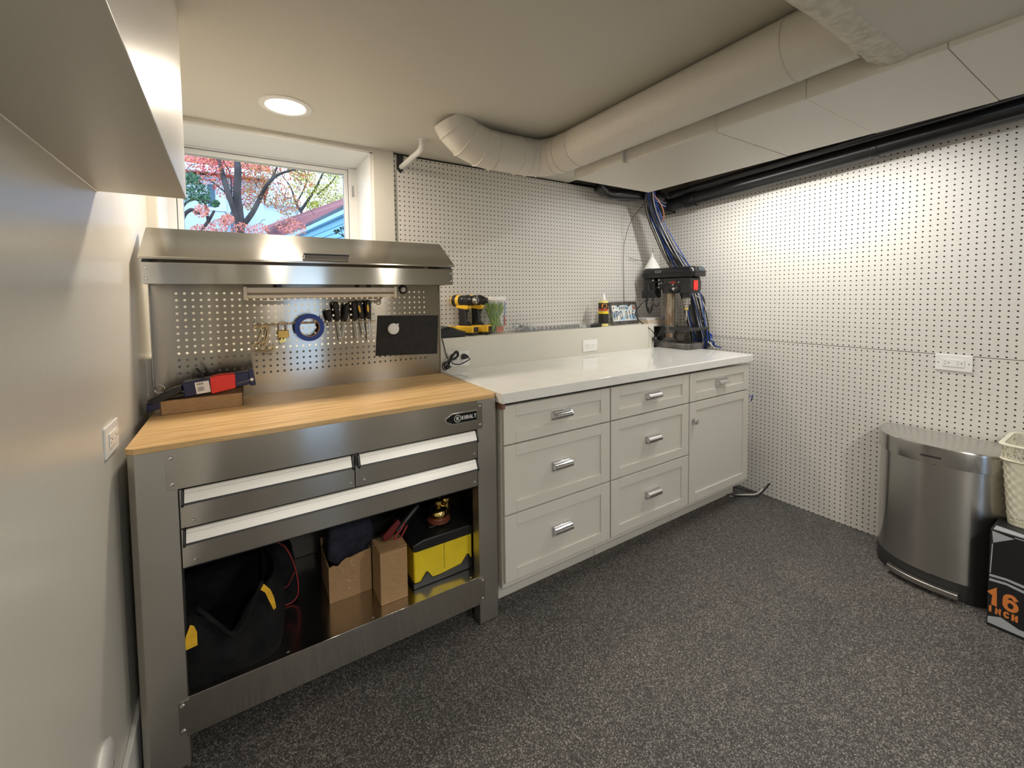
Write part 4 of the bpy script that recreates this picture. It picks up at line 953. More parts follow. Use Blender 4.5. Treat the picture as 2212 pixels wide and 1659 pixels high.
# charger cord and plug
t = thing('power_cord', 'black bundled charger cord hanging down the ledge wall to the left outlet', 'cord', (.19, -.22, .96))
cb = mat('black rubber cord', (.015,.015,.015), .45)
yy_ = -.2165
b = MB().tube(spline([(.158,-.214,1.10),(.166,yy_-.004,1.06),(.177,yy_-.006,1.010),(.184,yy_-.014,.995)], 6), .0028, 8)
b.tube(spline([(.190,yy_-.02,.985),(.215,yy_-.012,.966),(.250,yy_-.012,.960),(.285,yy_-.016,.972),(.302,yy_-.024,.985),(.288,yy_-.026,.996)], 6), .0028, 8)
rn = random.Random(2)
for i in range(5):
    o_ = rn.uniform(-.006,.006); yq = yy_-.010-.004*i
    b.tube(spline([(.188,yq,.985),(.205+o_,yq-.004,1.015),(.232,yq,1.026+o_),(.236,yq,1.008),(.212+o_,yq+.003,.990),(.188,yq,.985)], 5), .0026, 6)
    b.tube(spline([(.188,yq,.985),(.160+o_,yq,.975),(.150+i*.010,yq-.003,.953+o_),(.166+i*.006,yq,.938+.004*i),(.178+o_,yq,.955),(.188,yq,.985)], 5), .0026, 6)
b.build('cord', cb, t)
MB().prism([(.262,.985),(.290,.990),(.296,1.000),(.288,1.008),(.275,1.014),(.262,1.008)], 'y', -.246, -.2185).build('plug', black, t, .003)

# ------------------------------------------------------------------ drill press
dp = thing('drill_press', 'black bench drill press with a red switch on the white countertop in the corner', 'drill press', (1.92, -.32, .931))
b = MB().prism([(1.838,-.175),(1.838,-.435),(1.852,-.455),(2.006,-.455),(2.018,-.440),(2.018,-.175)], 'z', .9315, .972)
b.build('base', castm, dp, .006)
MB().lathe((1.90,-.272,.972), [(.058,0),(.056,.006),(.046,.012),(.043,.03)], 32).build('column_flange', castm, dp)
MB().cyl((1.90,-.272,.975), (1.90,-.272,1.36), .0335, n=36).build('column', rustst, dp)
MB().lathe((1.90,-.272,1.035), [(.046,0),(.048,.004),(.048,.050),(.045,.054)], 32).build('table_collar', castm, dp, .001)
b = MB().prism([(1.83,-.315),(1.83,-.475),(1.84,-.485),(2.03,-.485),(2.04,-.475),(2.04,-.315)], 'z', 1.062, 1.080)
b.build('table', blackiron, dp, .003)
MB().prism([(-.30,1.062),(-.44,1.062),(-.40,1.045),(-.32,1.035)], 'x', 1.915, 1.935).build('table_bracket', castm, dp, .003)
k = MB().cyl((1.845,-.272,1.06),(1.815,-.272,1.06),.006,n=12).tube([(1.815,-.272,1.065),(1.812,-.235,1.005)], .004, 8); k.build('clamp_handle', blackiron, dp)
MB().lathe((1.806,-.225,.990), [(.010,0),(.018,.008),(.018,.020),(.010,.028)], 16, (-1,-.3,0)).build('knob', black, dp)
# head
b = MB().prism([(-.20,1.4265),(-.46,1.4265),(-.47,1.39),(-.47,1.335),(-.445,1.315),(-.36,1.315),(-.34,1.345),(-.20,1.345)], 'x', 1.852, 1.965)
hd = b.build('head', blackiron, dp, .008, seg=3)
MB().cyl((1.90,-.272,1.315),(1.90,-.272,1.41),.050,n=28).build('head_clamp', blackiron, dp, .002)
MB().cyl((1.893,-.405,1.320),(1.893,-.405,1.285),.030,.026,24).build('quill', blackiron, dp)
MB().lathe((1.893,-.405,1.213), [(.006,0),(.014,.006),(.020,.022),(.027,.026),(.027,.040),(.024,.042),(.024,.048),(.028,.050),(.028,.064),(.024,.068),(.024,.076)], 28).build('chuck', steel, dp)
MB().lathe((1.893,-.405,1.195), [(.006,0),(.013,.004),(.015,.018),(.012,.024)], 20).build('chuck_jaws', brass, dp)
MB().cyl((1.893,-.405,1.198),(1.893,-.405,1.130),.005,.003,12).build('drill_bit', chrome, dp)
b = MB().box(1.870, 1.915, -.4775, -.469, 1.335, 1.402); b.build('switch', redp, dp, .003)
MB().box(1.8500, 1.852, -.350, -.312, 1.383, 1.399).build('maker_plate', mat('dark red plate', (.45,.04,.03), .4), dp, .001, smooth=False)
b = MB()
for y, z in ((-.375,1.392),(-.30,1.392),(-.33,1.375),(-.235,1.390),(-.215,1.36),(-.215,1.385)): b.lathe((1.852,y,z), [(.005,0),(.0045,.002),(.0001,.003)], 10, (-1,0,0))
b.build('screw', nickel, dp)
MB().lathe((1.852,-.358,1.345), [(.022,0),(.022,.020),(.012,.024),(.010,.034)], 24, (-1,0,0)).build('feed_hub', blackiron, dp)
MB().lathe((1.820,-.358,1.345), [(.010,0),(.010,.006),(.004,.008)], 16, (-1,0,0)).build('hub_nut', chrome, dp)
# motor behind the column
MB().cyl((1.905,-.115,1.285),(1.905,-.115,1.4265),.062,n=32).build('motor', black, dp, .006, seg=3)
MB().box(1.842,1.866,-.175,-.135,1.29,1.34).build('capacitor_cover', black, dp, .006)
MB().box(1.835,1.865,-.115,-.075,1.28,1.335).build('junction_box', black, dp, .006)
b = MB()
for y in (-.115,-.165,-.215): b.cyl((1.85,y,1.412),(1.99,y,1.412),.006,n=10)
b.build('motor_rail', nickel, dp)
# belt cover
def cover(y0, y1, x0, x1, r): return rr(x0, x1, y0, y1, r, 8)
b = MB(); A = None
secs = [(1.427,.000),(1.432,-.002),(1.454,-.002),(1.456,-.006),(1.460,-.006),(1.462,-.001),(1.484,.003),(1.493,.010),(1.497,.022)]
for z, ins in secs:
    R = [b.bm.verts.new((p[0], p[1], z)) for p in rr(1.835+ins, 1.995-ins, -.492+ins, -.062-ins, .035, 8)]
    if A: b.bridge(A, R)
    else: b.bm.faces.new(R[::-1])
    A = R
b.bm.faces.new(A); cv = b.build('belt_cover', blackgl, dp)
MB().box(1.8335,1.836,-.245,-.195,1.464,1.478).build('maker_badge', nickel, cv, .0006, smooth=False)
MB().box(1.8330,1.834,-.242,-.198,1.4665,1.4755).build('badge_field', black, cv, smooth=False)
MB().box(1.895,1.955,-.4945,-.4925,1.466,1.488).build('warning_label', mat('blue grey label', (.09,.12,.15), .4), cv, .001, smooth=False)
t = thing('press_cord', 'black drill press power cord coiled over the motor side and looping to the counter', 'cord', (1.83, -.2, 1.2))
b = MB()
for i in range(4):
    s_ = .004*i
    b.tube(spline([(1.820,-.175,1.33),(1.818-s_,-.13-s_*2,1.27),(1.816,-.14,1.20+s_*2),(1.815,-.165,1.17+s_*3),(1.815-s_,-.19,1.215),(1.818,-.185-s_,1.29),(1.820,-.175,1.33)], 6), .0032, 8)
b.tube(spline([(1.820,-.175,1.33),(1.816,-.21,1.30),(1.814,-.245,1.255),(1.816,-.225,1.225),(1.820,-.195,1.24)], 6), .0032, 8)
b.tube(spline([(1.85,-.30,1.39),(1.835,-.25,1.375),(1.825,-.20,1.35),(1.820,-.175,1.33),(1.825,-.15,1.34),(1.84,-.14,1.38),(1.85,-.18,1.40),(1.85,-.26,1.40)], 6), .003, 8)
b.tube(spline([(1.822,-.165,1.30),(1.78,-.12,1.24),(1.74,-.10,1.18),(1.735,-.14,1.12),(1.755,-.225,1.06),(1.80,-.235,1.0),(1.845,-.22,.976)], 8), .0032, 8)
b.build('cord', cb, t)
tag(MB().lathe((1.905,-.115,1.4975), [(.058,0),(.060,.003),(.055,.010),(.020,.075),(.0085,.090),(.0065,.150),(.0055,.150),(.0001,.149)], 36).build('funnel', mat('milky white plastic', (.80,.80,.76), .35), origin=(1.905,-.115,1.4975)), 'white plastic funnel upside down on the drill press cover', 'funnel')

# ------------------------------------------------------------------ cables in the corner
cmats = {'black': cb, 'blue': mat('blue network cable', (.008,.055,.33), .4), 'white': mat('white cable', (.62,.60,.54), .45), 'copper': mat('copper coloured wire', (.55,.20,.10), .4)}
rn = random.Random(11)
route = [(1.735,-.23,2.02)]
for px_, py_, X_ in ((1406,440,1.80),(1416,475,1.85),(1433,512,1.90),(1452,550,1.96),(1474,590,2.02),(1492,640,2.05),(1502,690,2.06),(1512,740,2.07)):
    p_ = at(px_, py_, 'x', X_); route.append((p_.x, min(p_.y, -.03), p_.z))
route.append((2.075,-.30,.80))
kinds = ['black']*24+['blue']*7+['white']*4
rn.shuffle(kinds)
for i, kd in enumerate(kinds):
    a = rn.uniform(0, 2*PI); r = math.sqrt(rn.random())*1.15; sp = [.020,.026,.030,.034,.040,.044,.046,.046,.044,.040]
    ph = rn.uniform(-1, 1)
    P = []
    for j, p in enumerate(route):
        aa = a+ph*j*.25
        x = p[0]+sp[j]*r*math.cos(aa)*1.3; y = p[1]+sp[j]*r*math.sin(aa)*1.5; z = p[2]
        P.append((min(x, XR-.006), min(y, -.012), z))
    o = MB().tube(spline(P, 7), .0036 if kd != 'white' else .0030, 7).build('cable', cmats[kd])
    tag(o, {'black':'black cable', 'blue':'blue network cable', 'white':'white cable'}[kd]+' hanging in the corner bundle behind the drill press', 'cable', kd+' cables in the corner bundle')
rest = [
 ('black', [(1.75,-.20,1.98),(1.85,-.16,1.80),(1.99,-.26,1.62),(2.05,-.33,1.49),(2.06,-.36,1.38),(2.07,-.42,1.25),(2.07,-.42,1.05),(2.06,-.46,.94)], .0036, 'black cable bowing out to the right, in front of the pegboard beside the bundle'),
 ('black', [(2.04,-.30,1.38),(2.08,-.40,1.30),(2.075,-.43,1.20),(2.07,-.46,1.05),(2.065,-.47,.94)], .0036, 'black cable curving down to the right of the drill press head'),
 ('white', [(2.02,-.34,1.34),(2.06,-.42,1.25),(2.08,-.43,1.15),(2.06,-.38,1.085),(2.05,-.36,1.05)], .003, 'white cable curving down to the right of the drill press chuck'),
 ('white', [(1.83,-.15,1.12),(1.79,-.20,1.06),(1.79,-.22,1.0),(1.82,-.23,.98)], .003, 'white cord curving down left of the drill press column'),
 ('copper', [(1.76,-.24,2.0),(1.80,-.27,1.93),(1.83,-.27,1.86),(1.85,-.24,1.82)], .003, 'copper coloured wire at the top of the corner bundle'),
 ('black', [(1.73,-.20,1.96),(1.70,-.10,1.85),(1.72,-.02,1.72),(1.715,-.01,1.60),(1.72,-.008,1.42),(1.725,-.008,1.25)], .0016, 'thin black wire hanging along the back pegboard left of the bundle'),
 ('black', [(1.76,-.02,1.585),(1.82,-.02,1.575),(1.90,-.03,1.565)], .0018, 'short black wire crossing from the pegboard to the funnel'),
 ('black', [(1.93,-.20,1.09),(1.97,-.22,1.10),(2.02,-.20,1.13),(2.06,-.18,1.16)], .0034, 'black cord passing behind the drill press column near the table'),
]
for kd, P, r, lb in rest: tag(MB().tube(spline(P, 8), r, 7).build('cable', cmats[kd]), lb, 'cable')
# cables fanning into the hole at the top of the right wall
tag(MB().box(XR-.0012, XR-.0004, -.135, -.012, 1.928, 2.045).build('wall_opening', darkm, smooth=False), 'square dark cut-out in the right pegboard behind the cables', 'cut-out')
fan = ['black','black','black','black','blue','white','black','blue','black','white']
for i, kd in enumerate(fan):
    z = 1.935+i*.009; y = -.118+.01*(i % 3)
    P = [(1.77,-.20,1.975+i*.002),(1.86,-.19,1.955+i*.004),(1.98,-.16,1.93+i*.006),(XR-.004, y, z)]
    tag(MB().tube(spline(P, 6), .0038, 7).build('cable', cmats[kd]), {'black':'black cable', 'blue':'blue network cable', 'white':'white cable'}[kd]+' running into the dark wall cut-out', 'cable', kd+' cables entering the wall cut-out')
# slack blue loops on the counter corner
for i in range(7):
    o = rn.uniform(-.012, .012)
    P = [(2.055,-.28-.01*i,1.10),(2.095+o*.5,-.34+o,1.075+o),(2.11,-.42-.008*i,1.045-.006*i),(2.10,-.45+o,1.00),(2.07,-.40+o,.985-.004*i),(2.06,-.34,1.0+o)]
    if i > 3: P = [(2.06,-.30,1.04+o),(2.09,-.38+o,1.0),(2.10,-.44-.006*i,.975),(2.11,-.475+o,.945),(2.115,-.50-.004*i,.937)]
    tag(MB().tube(spline(P, 7), .0036, 7).build('cable', cmats['blue']), 'blue network cable looped loosely on the counter corner', 'cable', 'blue cable loops on the counter corner')
for i, kd in enumerate(('white','white')):
    tag(MB().tube(spline([(2.045,-.46,.990-.01*i),(2.055,-.480-.008*i,.960),(2.06,-.495-.01*i,.938),(2.075,-.49-.01*i,.9355)], 6), .0032, 7).build('cable', cmats[kd]), 'white cable end touching the counter right of the drill press base', 'cable', 'white cable ends on the counter')
tag(MB().tube(spline([(1.98,-.775,.66),(2.01,-.79,.665),(2.03,-.78,.655),(2.05,-.76,.62)], 5), .003, 7).build('cable', cmats['blue']), 'small blue cable loop poking out at the right side of the cabinets', 'cable')
for kd, P, lb in (('white', [(1.93,-.70,.006),(2.0,-.73,.008),(2.07,-.78,.012),(2.10,-.80,.03),(2.12,-.805,.045)], 'white cable lying on the floor beside the cabinet foot'),
                  ('black', [(1.94,-.66,.035),(2.02,-.66,.030),(2.09,-.72,.010),(2.12,-.75,.006)], 'black cable running along the floor edge by the right wall'),
                  ('black', [(1.92,-.69,.014),(2.0,-.745,.005),(2.08,-.80,.012),(2.13,-.845,.095)], 'black cable curling up from the floor against the right wall')):
    tag(MB().tube(spline(P, 8), .0045, 8).build('cable', cmats[kd]), lb, 'cable')

# ------------------------------------------------------------------ semi-round step bin
tb = thing('trash_can', 'brushed steel semi-round step bin against the right pegboard wall', 'trash can', (1.99, -1.63, 0))
yb0, yb1, xw = -1.402, -1.890, 2.118
def dsec(z, ins=0, n=40, depth=.300):
    """D-shaped outline: flat back towards the wall, rounded front"""
    yc = (yb0+yb1)/2; hw = (yb0-yb1)/2-ins; out = []
    for i in range(n+1):
        a = -PI/2+PI*i/n; c_, s_ = math.cos(a), math.sin(a)
        k = (abs(c_)**2.3+abs(s_)**2.3)**(-1/2.3)
        out.append(Vector((xw-ins-.035-(depth-.035-ins)*c_*k, yc+hw*s_*k, z)))
    out.append(Vector((xw-ins-.012, yc+hw, z))); out.append(Vector((xw-ins, yc+hw-.014, z)))
    out.append(Vector((xw-ins, yc-hw+.014, z))); out.append(Vector((xw-ins-.012, yc-hw, z)))
    return out
def dloft(secs, m, name, par, cap0=True, cap1=True):
    b = MB(); A = None; F_ = None
    for z, ins in secs:
        R = [b.bm.verts.new(p) for p in dsec(z, ins)]
        if A: b.bridge(A, R)
        else: F_ = R
        A = R
    if cap0: b.bm.faces.new(F_[::-1])
    if cap1: b.bm.faces.new(A)
    return b.build(name, m, par)
ZB = .636
dloft([(.0,.012),(.006,.006),(.072,.004),(.078,.010)], mat('dark grey base plastic', (.03,.03,.03), .45), 'base_ring', tb)
dloft([(.074,.009),(.565,.009)], sscan, 'bin_wall', tb)
dloft([(.560,.012),(.562,.000),(.626,.000),(ZB-.004,.001),(ZB,.006)], sscan, 'lid_rim', tb, True, False)
dloft([(ZB-.0005,.0055),(ZB+.001,.012),(ZB+.004,.03)], brushed('brushed bin lid', (.62,.62,.60), .24, 1, .3), 'lid', tb)
b = MB(); fr_ = []
for i in range(21):
    a = -.34+.92*i/20; yc = (yb0+yb1)/2; c_, s_ = math.cos(a), math.sin(a); k = (abs(c_)**2.3+abs(s_)**2.3)**(-1/2.3)
    fr_.append((xw-.035-(.265+.034)*c_*k, yc+(.2475+.012)*s_*k))
inn = [(x+.030, y) for x, y in fr_]
poly = fr_+inn[::-1]
b.prism(poly, 'z', .018, .042); b.build('step_pedal', steel, tb, .004, seg=3)
b = MB().box(1.812,1.8135,-1.665,-1.60,.592,.597); b.build('lid_slot', darkm, tb, smooth=False)

# ------------------------------------------------------------------ black printed box
bt = thing('product_box', 'black printed carton with silver shapes and orange 16 INCH at the right edge', 'box', (1.93, -2.1, 0))
QX, QY0, QY1 = 1.745, -1.820, -2.36
bxm = mat('black printed board', (.014,.014,.015), .4)
MB().box(QX, 2.10, QY1, QY0, 0, .385).build('carton_body', bxm, bt, .002, smooth=False)
silver = mat('silver grey print', (.40,.42,.45), .4); orange = mat('orange print', (.70,.22,.05), .45)
def face(name, pts, m, par=bt):
    """printed shape on the side facing the room: pts = (distance from the far edge, height)"""
    b = MB(); A = [b.bm.verts.new((QX, QY0-p, z)) for p, z in pts]; D = [b.bm.verts.new((QX-.0007, QY0-p, z)) for p, z in pts]
    b.bridge(A, D); b.bm.faces.new(D); return b.build(name, m, par, smooth=False)
face('silver_corner', [(.005,.380),(.060,.373),(.009,.334)], silver)
face('silver_edge_line', [(.06,.380),(.30,.380),(.30,.377),(.06,.377)], silver)
face('silver_line', [(.006,.330),(.009,.330),(.006,.212),(.003,.212)], silver)
face('silver_chevron', [(.003,.207),(.045,.212),(.092,.208),(.23,.15),(.23,.142),(.092,.198),(.045,.203),(.003,.198)], silver)
face('silver_chevron', [(.003,.190),(.045,.195),(.092,.188),(.23,.128),(.23,.118),(.092,.178),(.045,.186),(.003,.180)], silver)
face('silver_band', [(.003,.037),(.036,.052),(.079,.034),(.16,.034),(.16,.012),(.003,.012)], silver)
letters('1', .067, .0145, orange, bt, (QX-.0002, QY0+.003, .088), (0,-1,0), (0,0,1), wid=.62)
letters('6', .067, .0120, orange, bt, (QX-.0002, QY0-.036, .088), (0,-1,0), (0,0,1), wid=.66)
letters('INCH', .0255, .0062, orange, bt, (QX-.0002, QY0-.0005, .058), (0,-1,0), (0,0,1), adv=.80, wid=.64)
b = MB().prism([(1.752,-1.827),(1.80,-1.827),(1.785,-1.90),(1.752,-1.98)], 'z', .385, .3857); b.build('top_silver', silver, bt, smooth=False)
# ------------------------------------------------------------------ woven basket
bk = thing('woven_basket', 'cream woven plastic basket standing on the black printed box', 'basket', (1.97, -2.02, .386))
def weave():
    m = mat('cream woven plastic', (.74,.70,.56), .45)
    return m
wm = weave()
b = MB(); nx_, nz_ = 200, 46; x0, x1, y0, y1 = 1.835, 2.095, -2.20, -1.825; H_ = .27
V = []
per = rr(x0, x1, y0, y1, .035, 12)
P = []
for i in range(len(per)):
    p, q = Vector((*per[i], 0)), Vector((*per[(i+1) % len(per)], 0)); n_ = max(1, int((q-p).length/.0062))
    for k_ in range(n_): P.append(p.lerp(q, k_/n_))
if len(P) % 2: P.pop()
cx, cy = (x0+x1)/2, (y0+y1)/2
for j in range(nz_+1):
    v = j/nz_; row = []
    for i, p in enumerate(P):
        d = Vector((p.x-cx, p.y-cy, 0)); nrm = d.normalized()
        k_ = .90+.10*v; bump = .0027*math.sin(2*PI*i/6+ (PI if (j//3) % 2 else 0))*math.sin(PI*(j % 3+.5)/3) if 3 < j else 0
        row.append(b.bm.verts.new((cx+d.x*k_+nrm.x*bump, cy+d.y*k_+nrm.y*bump, .3865+H_*v)))
    V.append(row)
for j in range(nz_):
    for i in range(len(P)): b.bm.faces.new((V[j][i], V[j][(i+1)%len(P)], V[j+1][(i+1)%len(P)], V[j+1][i]))
b.bm.faces.new(V[0][::-1])
o = b.build('woven_wall', wm, bk); sol = o.modifiers.new('thick', 'SOLIDIFY'); sol.thickness = .0025
b = MB()
for z0_, z1_, e in ((.640,.648,.006),(.699,.707,.010)):
    A = None
    for z, ins in ((z0_, e*.3), (z0_+.002, 0), (z1_-.002, 0), (z1_, e*.3), (z1_, e+.004), (z0_, e+.004)):
        R = [b.bm.verts.new((p[0], p[1], z)) for p in rr(x0-e+ins, x1+e*.4-ins, y0-e+ins, y1+e-ins, .035, 8)]
        if A: b.bridge(A, R)
        else: F0 = R
        A = R
    b.bridge(A, F0)
b.build('rim', wm, bk)
b = MB()
n_ = 60; pr = rr(x0-.002, x1+.002, y0-.002, y1+.002, .035, 8); PP = []
L_ = [Vector((*p, 0)) for p in pr]; tot = sum((L_[i]-L_[(i+1)%len(L_)]).length for i in range(len(L_)))
def along(s_):
    s_ %= tot
    for i in range(len(L_)):
        l = (L_[(i+1)%len(L_)]-L_[i]).length
        if s_ <= l: return L_[i].lerp(L_[(i+1)%len(L_)], s_/l if l else 0)
        s_ -= l
    return L_[0]
for i in range(n_):
    for s_ in (1, -1):
        p = along(i*tot/n_); q = along((i+s_)*tot/n_); b.tube([(p.x,p.y,.648), (q.x,q.y,.700)], .0022, 5)
    p = along(i*tot/n_); q = along((i+1)*tot/n_); b.tube([(p.x,p.y,.674), (q.x,q.y,.674)], .0018, 5)
b.build('lattice_band', wm, bk)
hl_ = MB()
for s_ in range(2):
    for i in range(46):
        y = y1-.03-i*.0075; hl_.cyl((x0+.0145-.001*s_, y, .402+s_*.014), (x0+.0115-.001*s_, y, .402+s_*.014), .0019, n=6)
tag(hl_.build('vent_hole', mat('shadowed opening', (.25,.22,.14), .8), bk, smooth=False), None, None, None, 'stuff')

# ------------------------------------------------------------------ outside the window
grass = noisy(mat('autumn lawn', (.2,.2,.1), .9), (.12,.15,.05), (.35,.2,.1), 3)
struct('ground', MB().box(-14, 18, .46, 40, 1.2, 1.3), grass, 'lawn outside the basement window', smooth=False)
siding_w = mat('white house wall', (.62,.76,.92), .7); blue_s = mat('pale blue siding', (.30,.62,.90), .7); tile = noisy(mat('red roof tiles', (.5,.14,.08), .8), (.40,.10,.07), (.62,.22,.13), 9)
maroon = noisy(mat('maroon shingles', (.30,.09,.10), .85), (.25,.07,.08), (.36,.13,.14), 30)
barkm = noisy(mat('grey brown bark', (.06,.05,.05), .9), (.035,.03,.035), (.10,.085,.085), 14, (1,1,.3), 4, .5)
glassd = mat('dark blue window', (.05,.14,.22), .15)
# garage: long side wall receding to the left, roof slope above its eave
ze, zr = 3.0, 4.3
g = thing('garage', 'pale blue garage with a maroon roof at the right of the window view', 'building', at(680, 480, 'z', ze)*1)
n0, f0 = at(752, 452, 'z', ze), at(600, 523, 'z', ze)
dv = (n0-f0).normalized(); n0 = n0+dv*1.5; out = Vector((-dv.y, dv.x, 0)); 
if out.dot(CAM-n0) < 0: out = -out
def wallbox(a, c, th, z0, z1, off=0):
    b = MB(); A = []
    for p in (a+out*off, c+out*off, c-out*th, a-out*th): A.append(p)
    lo = [b.bm.verts.new((p.x, p.y, z0)) for p in A]; hi = [b.bm.verts.new((p.x, p.y, z1)) for p in A]
    b.bridge(lo, hi); b.bm.faces.new(lo[::-1]); b.bm.faces.new(hi); return b
wallbox(n0, f0+dv*.8, 2.5, 1.3, ze-.02).build('wall', blue_s, g, smooth=False)
b = MB(); lapm = mat('siding lap edge', (.14,.38,.66), .7)
bb = []
for i in range(14):
    z = ze-.12-i*.12; x_ = wallbox(n0, f0+dv*.8, 0, z, z+.012, .012); me_ = bpy.data.meshes.new('lap'); x_.bm.to_mesh(me_); x_.bm.free(); b.bm.from_mesh(me_); bpy.data.meshes.remove(me_)
tag(b.build('siding_lap', lapm, g, smooth=False), None, None, None, 'stuff')
wallbox(n0, f0, .05, ze-.10, ze+.06, .10).build('fascia_board', mat('pale blue trim', (.45,.78,.97), .6), g, smooth=False)
u0, u1 = at(752+60, 424-21, 'z', zr), at(568, 490, 'z', zr)
b = MB(); A = [b.bm.verts.new(p) for p in (f0+Vector((0,0,.06))+out*.1, n0+Vector((0,0,.06))+out*.1, u0, u1)]; D = [b.bm.verts.new(v.co-Vector((0,0,.08))) for v in A]
b.bridge(A, D); b.bm.faces.new(A); b.bm.faces.new(D[::-1]); b.build('roof', maroon, g, smooth=False)
# red-roofed white house at the left
hy = 12.0
h = thing('house', 'white house with a red tiled roof behind the trees at the left', 'building', (-1.5, hy+2, 1.3))
a0, a1 = at(392, 425, 'y', hy), at(610, 425, 'y', hy)
MB().box(a0.x-3, a1.x-.5, hy, hy+3, 1.3, at(500,385,'y',hy).z).build('wall', siding_w, h, smooth=False)
ez = at(500, 378, 'y', hy).z
MB().prism([(hy-.5,ez-.05),(hy-.5,ez+.1),(hy+1.6,ez+1.3),(hy+3.5,ez+.1),(hy+3.5,ez-.05)], 'x', a0.x-3, a1.x-.3).build('roof', tile, h, smooth=False)
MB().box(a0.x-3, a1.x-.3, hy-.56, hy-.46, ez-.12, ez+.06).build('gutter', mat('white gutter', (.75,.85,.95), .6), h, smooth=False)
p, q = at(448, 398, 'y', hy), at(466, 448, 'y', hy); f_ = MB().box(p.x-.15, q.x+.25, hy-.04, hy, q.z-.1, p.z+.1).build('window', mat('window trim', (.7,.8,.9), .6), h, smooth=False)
MB().box(p.x, q.x, hy-.06, hy-.03, q.z, p.z).build('pane', glassd, f_, smooth=False)
p, q = at(497, 458, 'y', hy-.5), at(512, 500, 'y', hy-.5); MB().box(p.x, q.x, hy-.5, hy, 1.4, p.z).build('doorway', glassd, h, smooth=False)
h2 = thing('house', 'white arched house front between the maple trunk and the garage', 'building', (.8, 20, 1.3))
hz = 20.0
p, q = at(520, 442, 'y', hz), at(625, 505, 'y', hz)
MB().box(p.x, q.x+.3, hz, hz+2, 1.3, p.z+.1).build('wall', siding_w, h2, smooth=False)
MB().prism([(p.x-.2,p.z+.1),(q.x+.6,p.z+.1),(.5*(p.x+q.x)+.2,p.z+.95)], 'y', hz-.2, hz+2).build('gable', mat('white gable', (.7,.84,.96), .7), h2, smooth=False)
c_ = at(556, 480, 'y', hz); rr_ = (at(570,480,'y',hz)-c_).length
MB().cyl((c_.x,hz-.03,c_.z),(c_.x,hz,c_.z),rr_,n=28).box(c_.x-rr_,c_.x+rr_,hz-.03,hz,1.4,c_.z).build('arched_window', mat('pale violet glass', (.30,.42,.75), .3), h2, smooth=False)

def tree(name, label, limbs, y, leafm, clusters, nleaf, size, seed, tw=True):
    """limbs: list of (pixel path, start radius, end radius); clusters: (px, py, depth offset, radius in pixels)"""
    rn = random.Random(seed); t = thing(name, label, 'tree', at(limbs[0][0][0][0], 560, 'y', y))
    b = MB(); K = (y-CAM.y)/F
    for path, ra, rb in limbs:
        pts = spline([at(px, py, 'y', y+dy) for px, py, dy in path], 5); n_ = len(pts)
        b.tube(pts, ra, 8, radii=[(ra+(rb-ra)*i/(n_-1))*K for i in range(n_)])
    b.build('trunk', barkm, t)
    if tw:
        b = MB()
        for px, py, dy, pr_ in clusters:
            for _ in range(int(pr_*.22)):
                a = rn.uniform(0, 2*PI); p0 = at(px+rn.gauss(0,.4)*pr_, py+rn.gauss(0,.4)*pr_, 'y', y+dy+rn.uniform(-.4,.4))
                d = Vector((math.cos(a), rn.uniform(-.5,.5), math.sin(a)))*pr_*K*rn.uniform(.3,.7)
                b.tube([p0, p0+d*.5+Vector((0,0,.02)), p0+d], .5*K, 4)
        tag(b.build('twigs', barkm, t), None, None, None, 'stuff')
    cols = {}
    for k_, m_ in enumerate(leafm):
        b = MB()
        for i in range(nleaf):
            px, py, dy, pr_, w_ = clusters[rn.randrange(len(clusters))] + (k_,)
            a = rn.uniform(0, 2*PI); r_ = pr_*math.sqrt(rn.random())
            if rn.random() > leafm[m_](px+r_*math.cos(a), py+r_*math.sin(a)): continue
            c_ = at(px+r_*math.cos(a), py+r_*math.sin(a)*.8, 'y', y+dy+rn.uniform(-.5,.5))
            u = Vector((rn.gauss(0,1), rn.gauss(0,1), rn.gauss(0,1))).normalized(); v = u.cross(Vector((rn.gauss(0,1), rn.gauss(0,1), rn.gauss(0,1)))).normalized()
            s_ = size*K*rn.uniform(.6,1.3); n3 = u.cross(v)*s_*.15
            b.quad(c_-u*s_, c_+v*s_*.55+n3, c_+u*s_, c_-v*s_*.55+n3)
        tag(b.build('foliage', m_, t, smooth=False), None, None, None, 'stuff')
    return t
def leafmat(n, c): return mat(n, c, .6)
always = lambda x, y: 1
red = {leafmat('crimson leaf', (.60,.07,.09)): lambda x, y: .9 if x < 500 else .3, leafmat('orange red leaf', (.72,.22,.08)): lambda x, y: .65, leafmat('pink red leaf', (.80,.20,.22)): lambda x, y: 1 if (x < 480 or y > 470) else .2,
       leafmat('amber leaf', (.50,.36,.10)): lambda x, y: 1 if x > 530 and y < 470 else .1}
ty = 3.6
tree('maple_tree', 'bare-trunked maple with thin red and orange leaves outside the window',
     [([(518,637,0),(518,560,0),(518,480,0),(512,420,0),(514,370,0),(511,335,.1),(510,290,.1)], 9, 4), ([(516,485,0),(505,450,0),(489,405,0),(478,365,.1),(468,330,.1),(462,290,.1)], 6, 2.5),
      ([(522,490,0),(545,460,0),(563,425,0),(576,400,-.2),(597,380,-.2),(622,370,-.3),(660,360,-.3)], 5, 1.2), ([(566,420,0),(588,385,.2),(600,355,.2),(603,345,.2)], 2.5, 1.2),
      ([(486,415,0),(465,398,.3),(450,388,.3)], 1.6, .8), ([(500,435,0),(498,380,.3),(482,345,.3),(478,320,.3)], 1.6,.8)],
     ty, red, [(430,365,.3,45),(470,350,.4,40),(520,355,.5,45),(540,400,.5,40),(500,400,.6,40),(600,360,.4,50),(560,370,.5,40),(640,380,.3,45),(590,420,.4,35),(530,430,.6,30),(620,440,.5,30),(650,350,.4,40)], 2600, 2.3, 21)
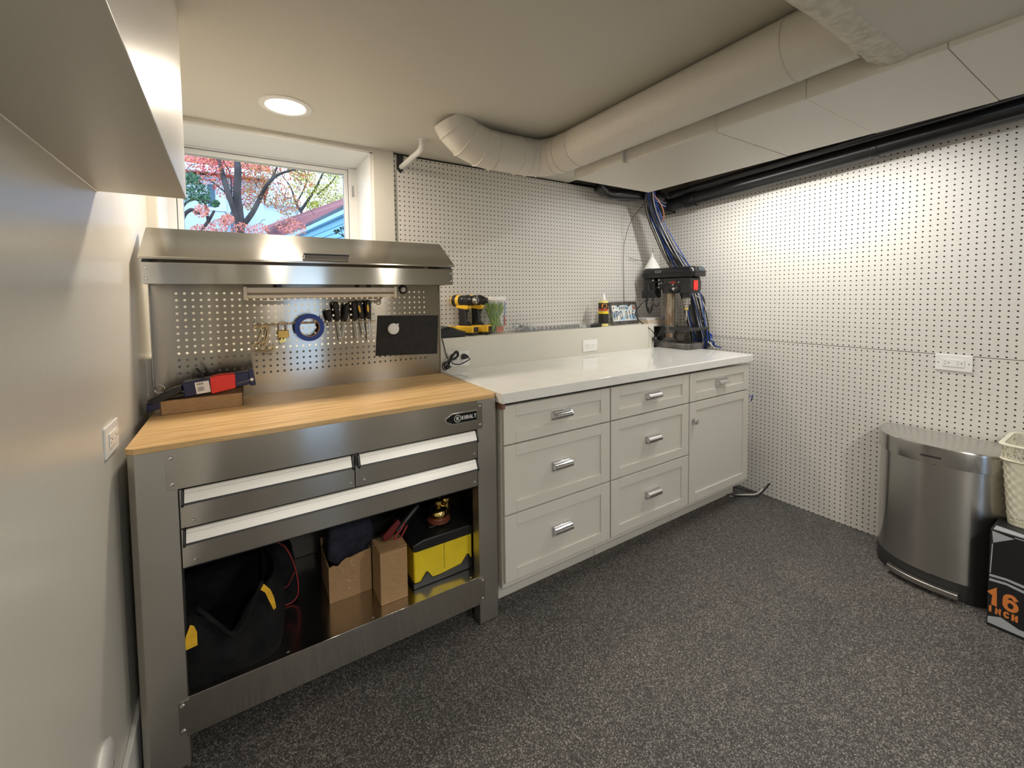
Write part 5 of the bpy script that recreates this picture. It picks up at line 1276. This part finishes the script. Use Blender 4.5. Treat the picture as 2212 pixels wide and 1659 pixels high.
red2 = {leafmat('pink leaf', (.82,.25,.24)): always, leafmat('coral leaf', (.78,.30,.20)): always}
tree('maple_sapling', 'small pink-leaved branches low in the window view', [([(426,637,0),(428,540,0),(436,500,0),(452,475,0),(463,455,0)], 4, 2), ([(450,478,0),(446,455,0),(443,440,0),(437,430,0)], 2.5, 1.5)],
     2.6, red2, [(470,490,0,22),(435,455,0,18),(520,500,.2,25),(560,500,.3,22),(430,500,0,20),(620,485,.3,25),(640,495,.3,22),(490,475,0,16)], 1100, 2.1, 5)
tag(MB().tube(spline([at(392,480,'y',2.4),at(400,462,'y',2.4),at(414,453,'y',2.4),at(424,459,'y',2.4),at(432,460,'y',2.4)], 6), .016, 8).build('bare_branch', barkm), 'short dark arching branch at the lower left of the window view', 'branch')
yel = {leafmat('yellow green leaf', (.55,.52,.05)): always, leafmat('olive leaf', (.42,.45,.08)): always, leafmat('gold leaf', (.70,.55,.12)): lambda x, y: .5}
tree('yellow_tree', 'sparse yellow-green tree behind the garage roof', [([(665,637,0),(665,540,0),(655,470,0),(640,440,0),(628,405,0),(610,380,0)], 4, 1), ([(650,455,0),(680,410,0),(700,370,0),(720,340,0)], 3, 1), ([(685,420,0),(715,395,0),(735,365,0)], 2, .8), ([(640,440,0),(660,400,0),(668,360,0)], 1.8, .8)],
     17, yel, [(690,430,0,30),(720,420,0,35),(735,440,0,25),(700,390,0,35),(660,400,0,30),(730,370,0,30),(680,450,0,20),(650,370,0,25)], 1700, 2.0, 9)
grn = {leafmat('dark evergreen leaf', (.015,.07,.035)): always, leafmat('mid green leaf', (.05,.17,.06)): always}
tree('evergreen_shrub', 'dark evergreen foliage at the left edge of the window view', [([(380,637,0),(380,560,0),(385,480,0),(400,440,0),(430,430,0),(465,440,0)], 3, 1.2)], 3.0, grn, [(415,400,0,28),(400,420,0,25),(430,415,0,25),(410,385,0,18),(440,430,0,15),(465,440,0,9)], 650, 2.4, 13)
tree('leafy_twig', 'dark leafy twig at the lower right corner of the window view', [([(752,637,0),(752,530,0),(742,510,0),(735,495,0)], 1.2, .5), ([(742,510,0),(730,503,0),(724,498,0)], 1, .5)], 1.6, {leafmat('dark twig leaf', (.02,.06,.05)): always}, [(743,495,0,8),(728,500,0,5),(745,508,0,6)], 45, 3.2, 3, False)
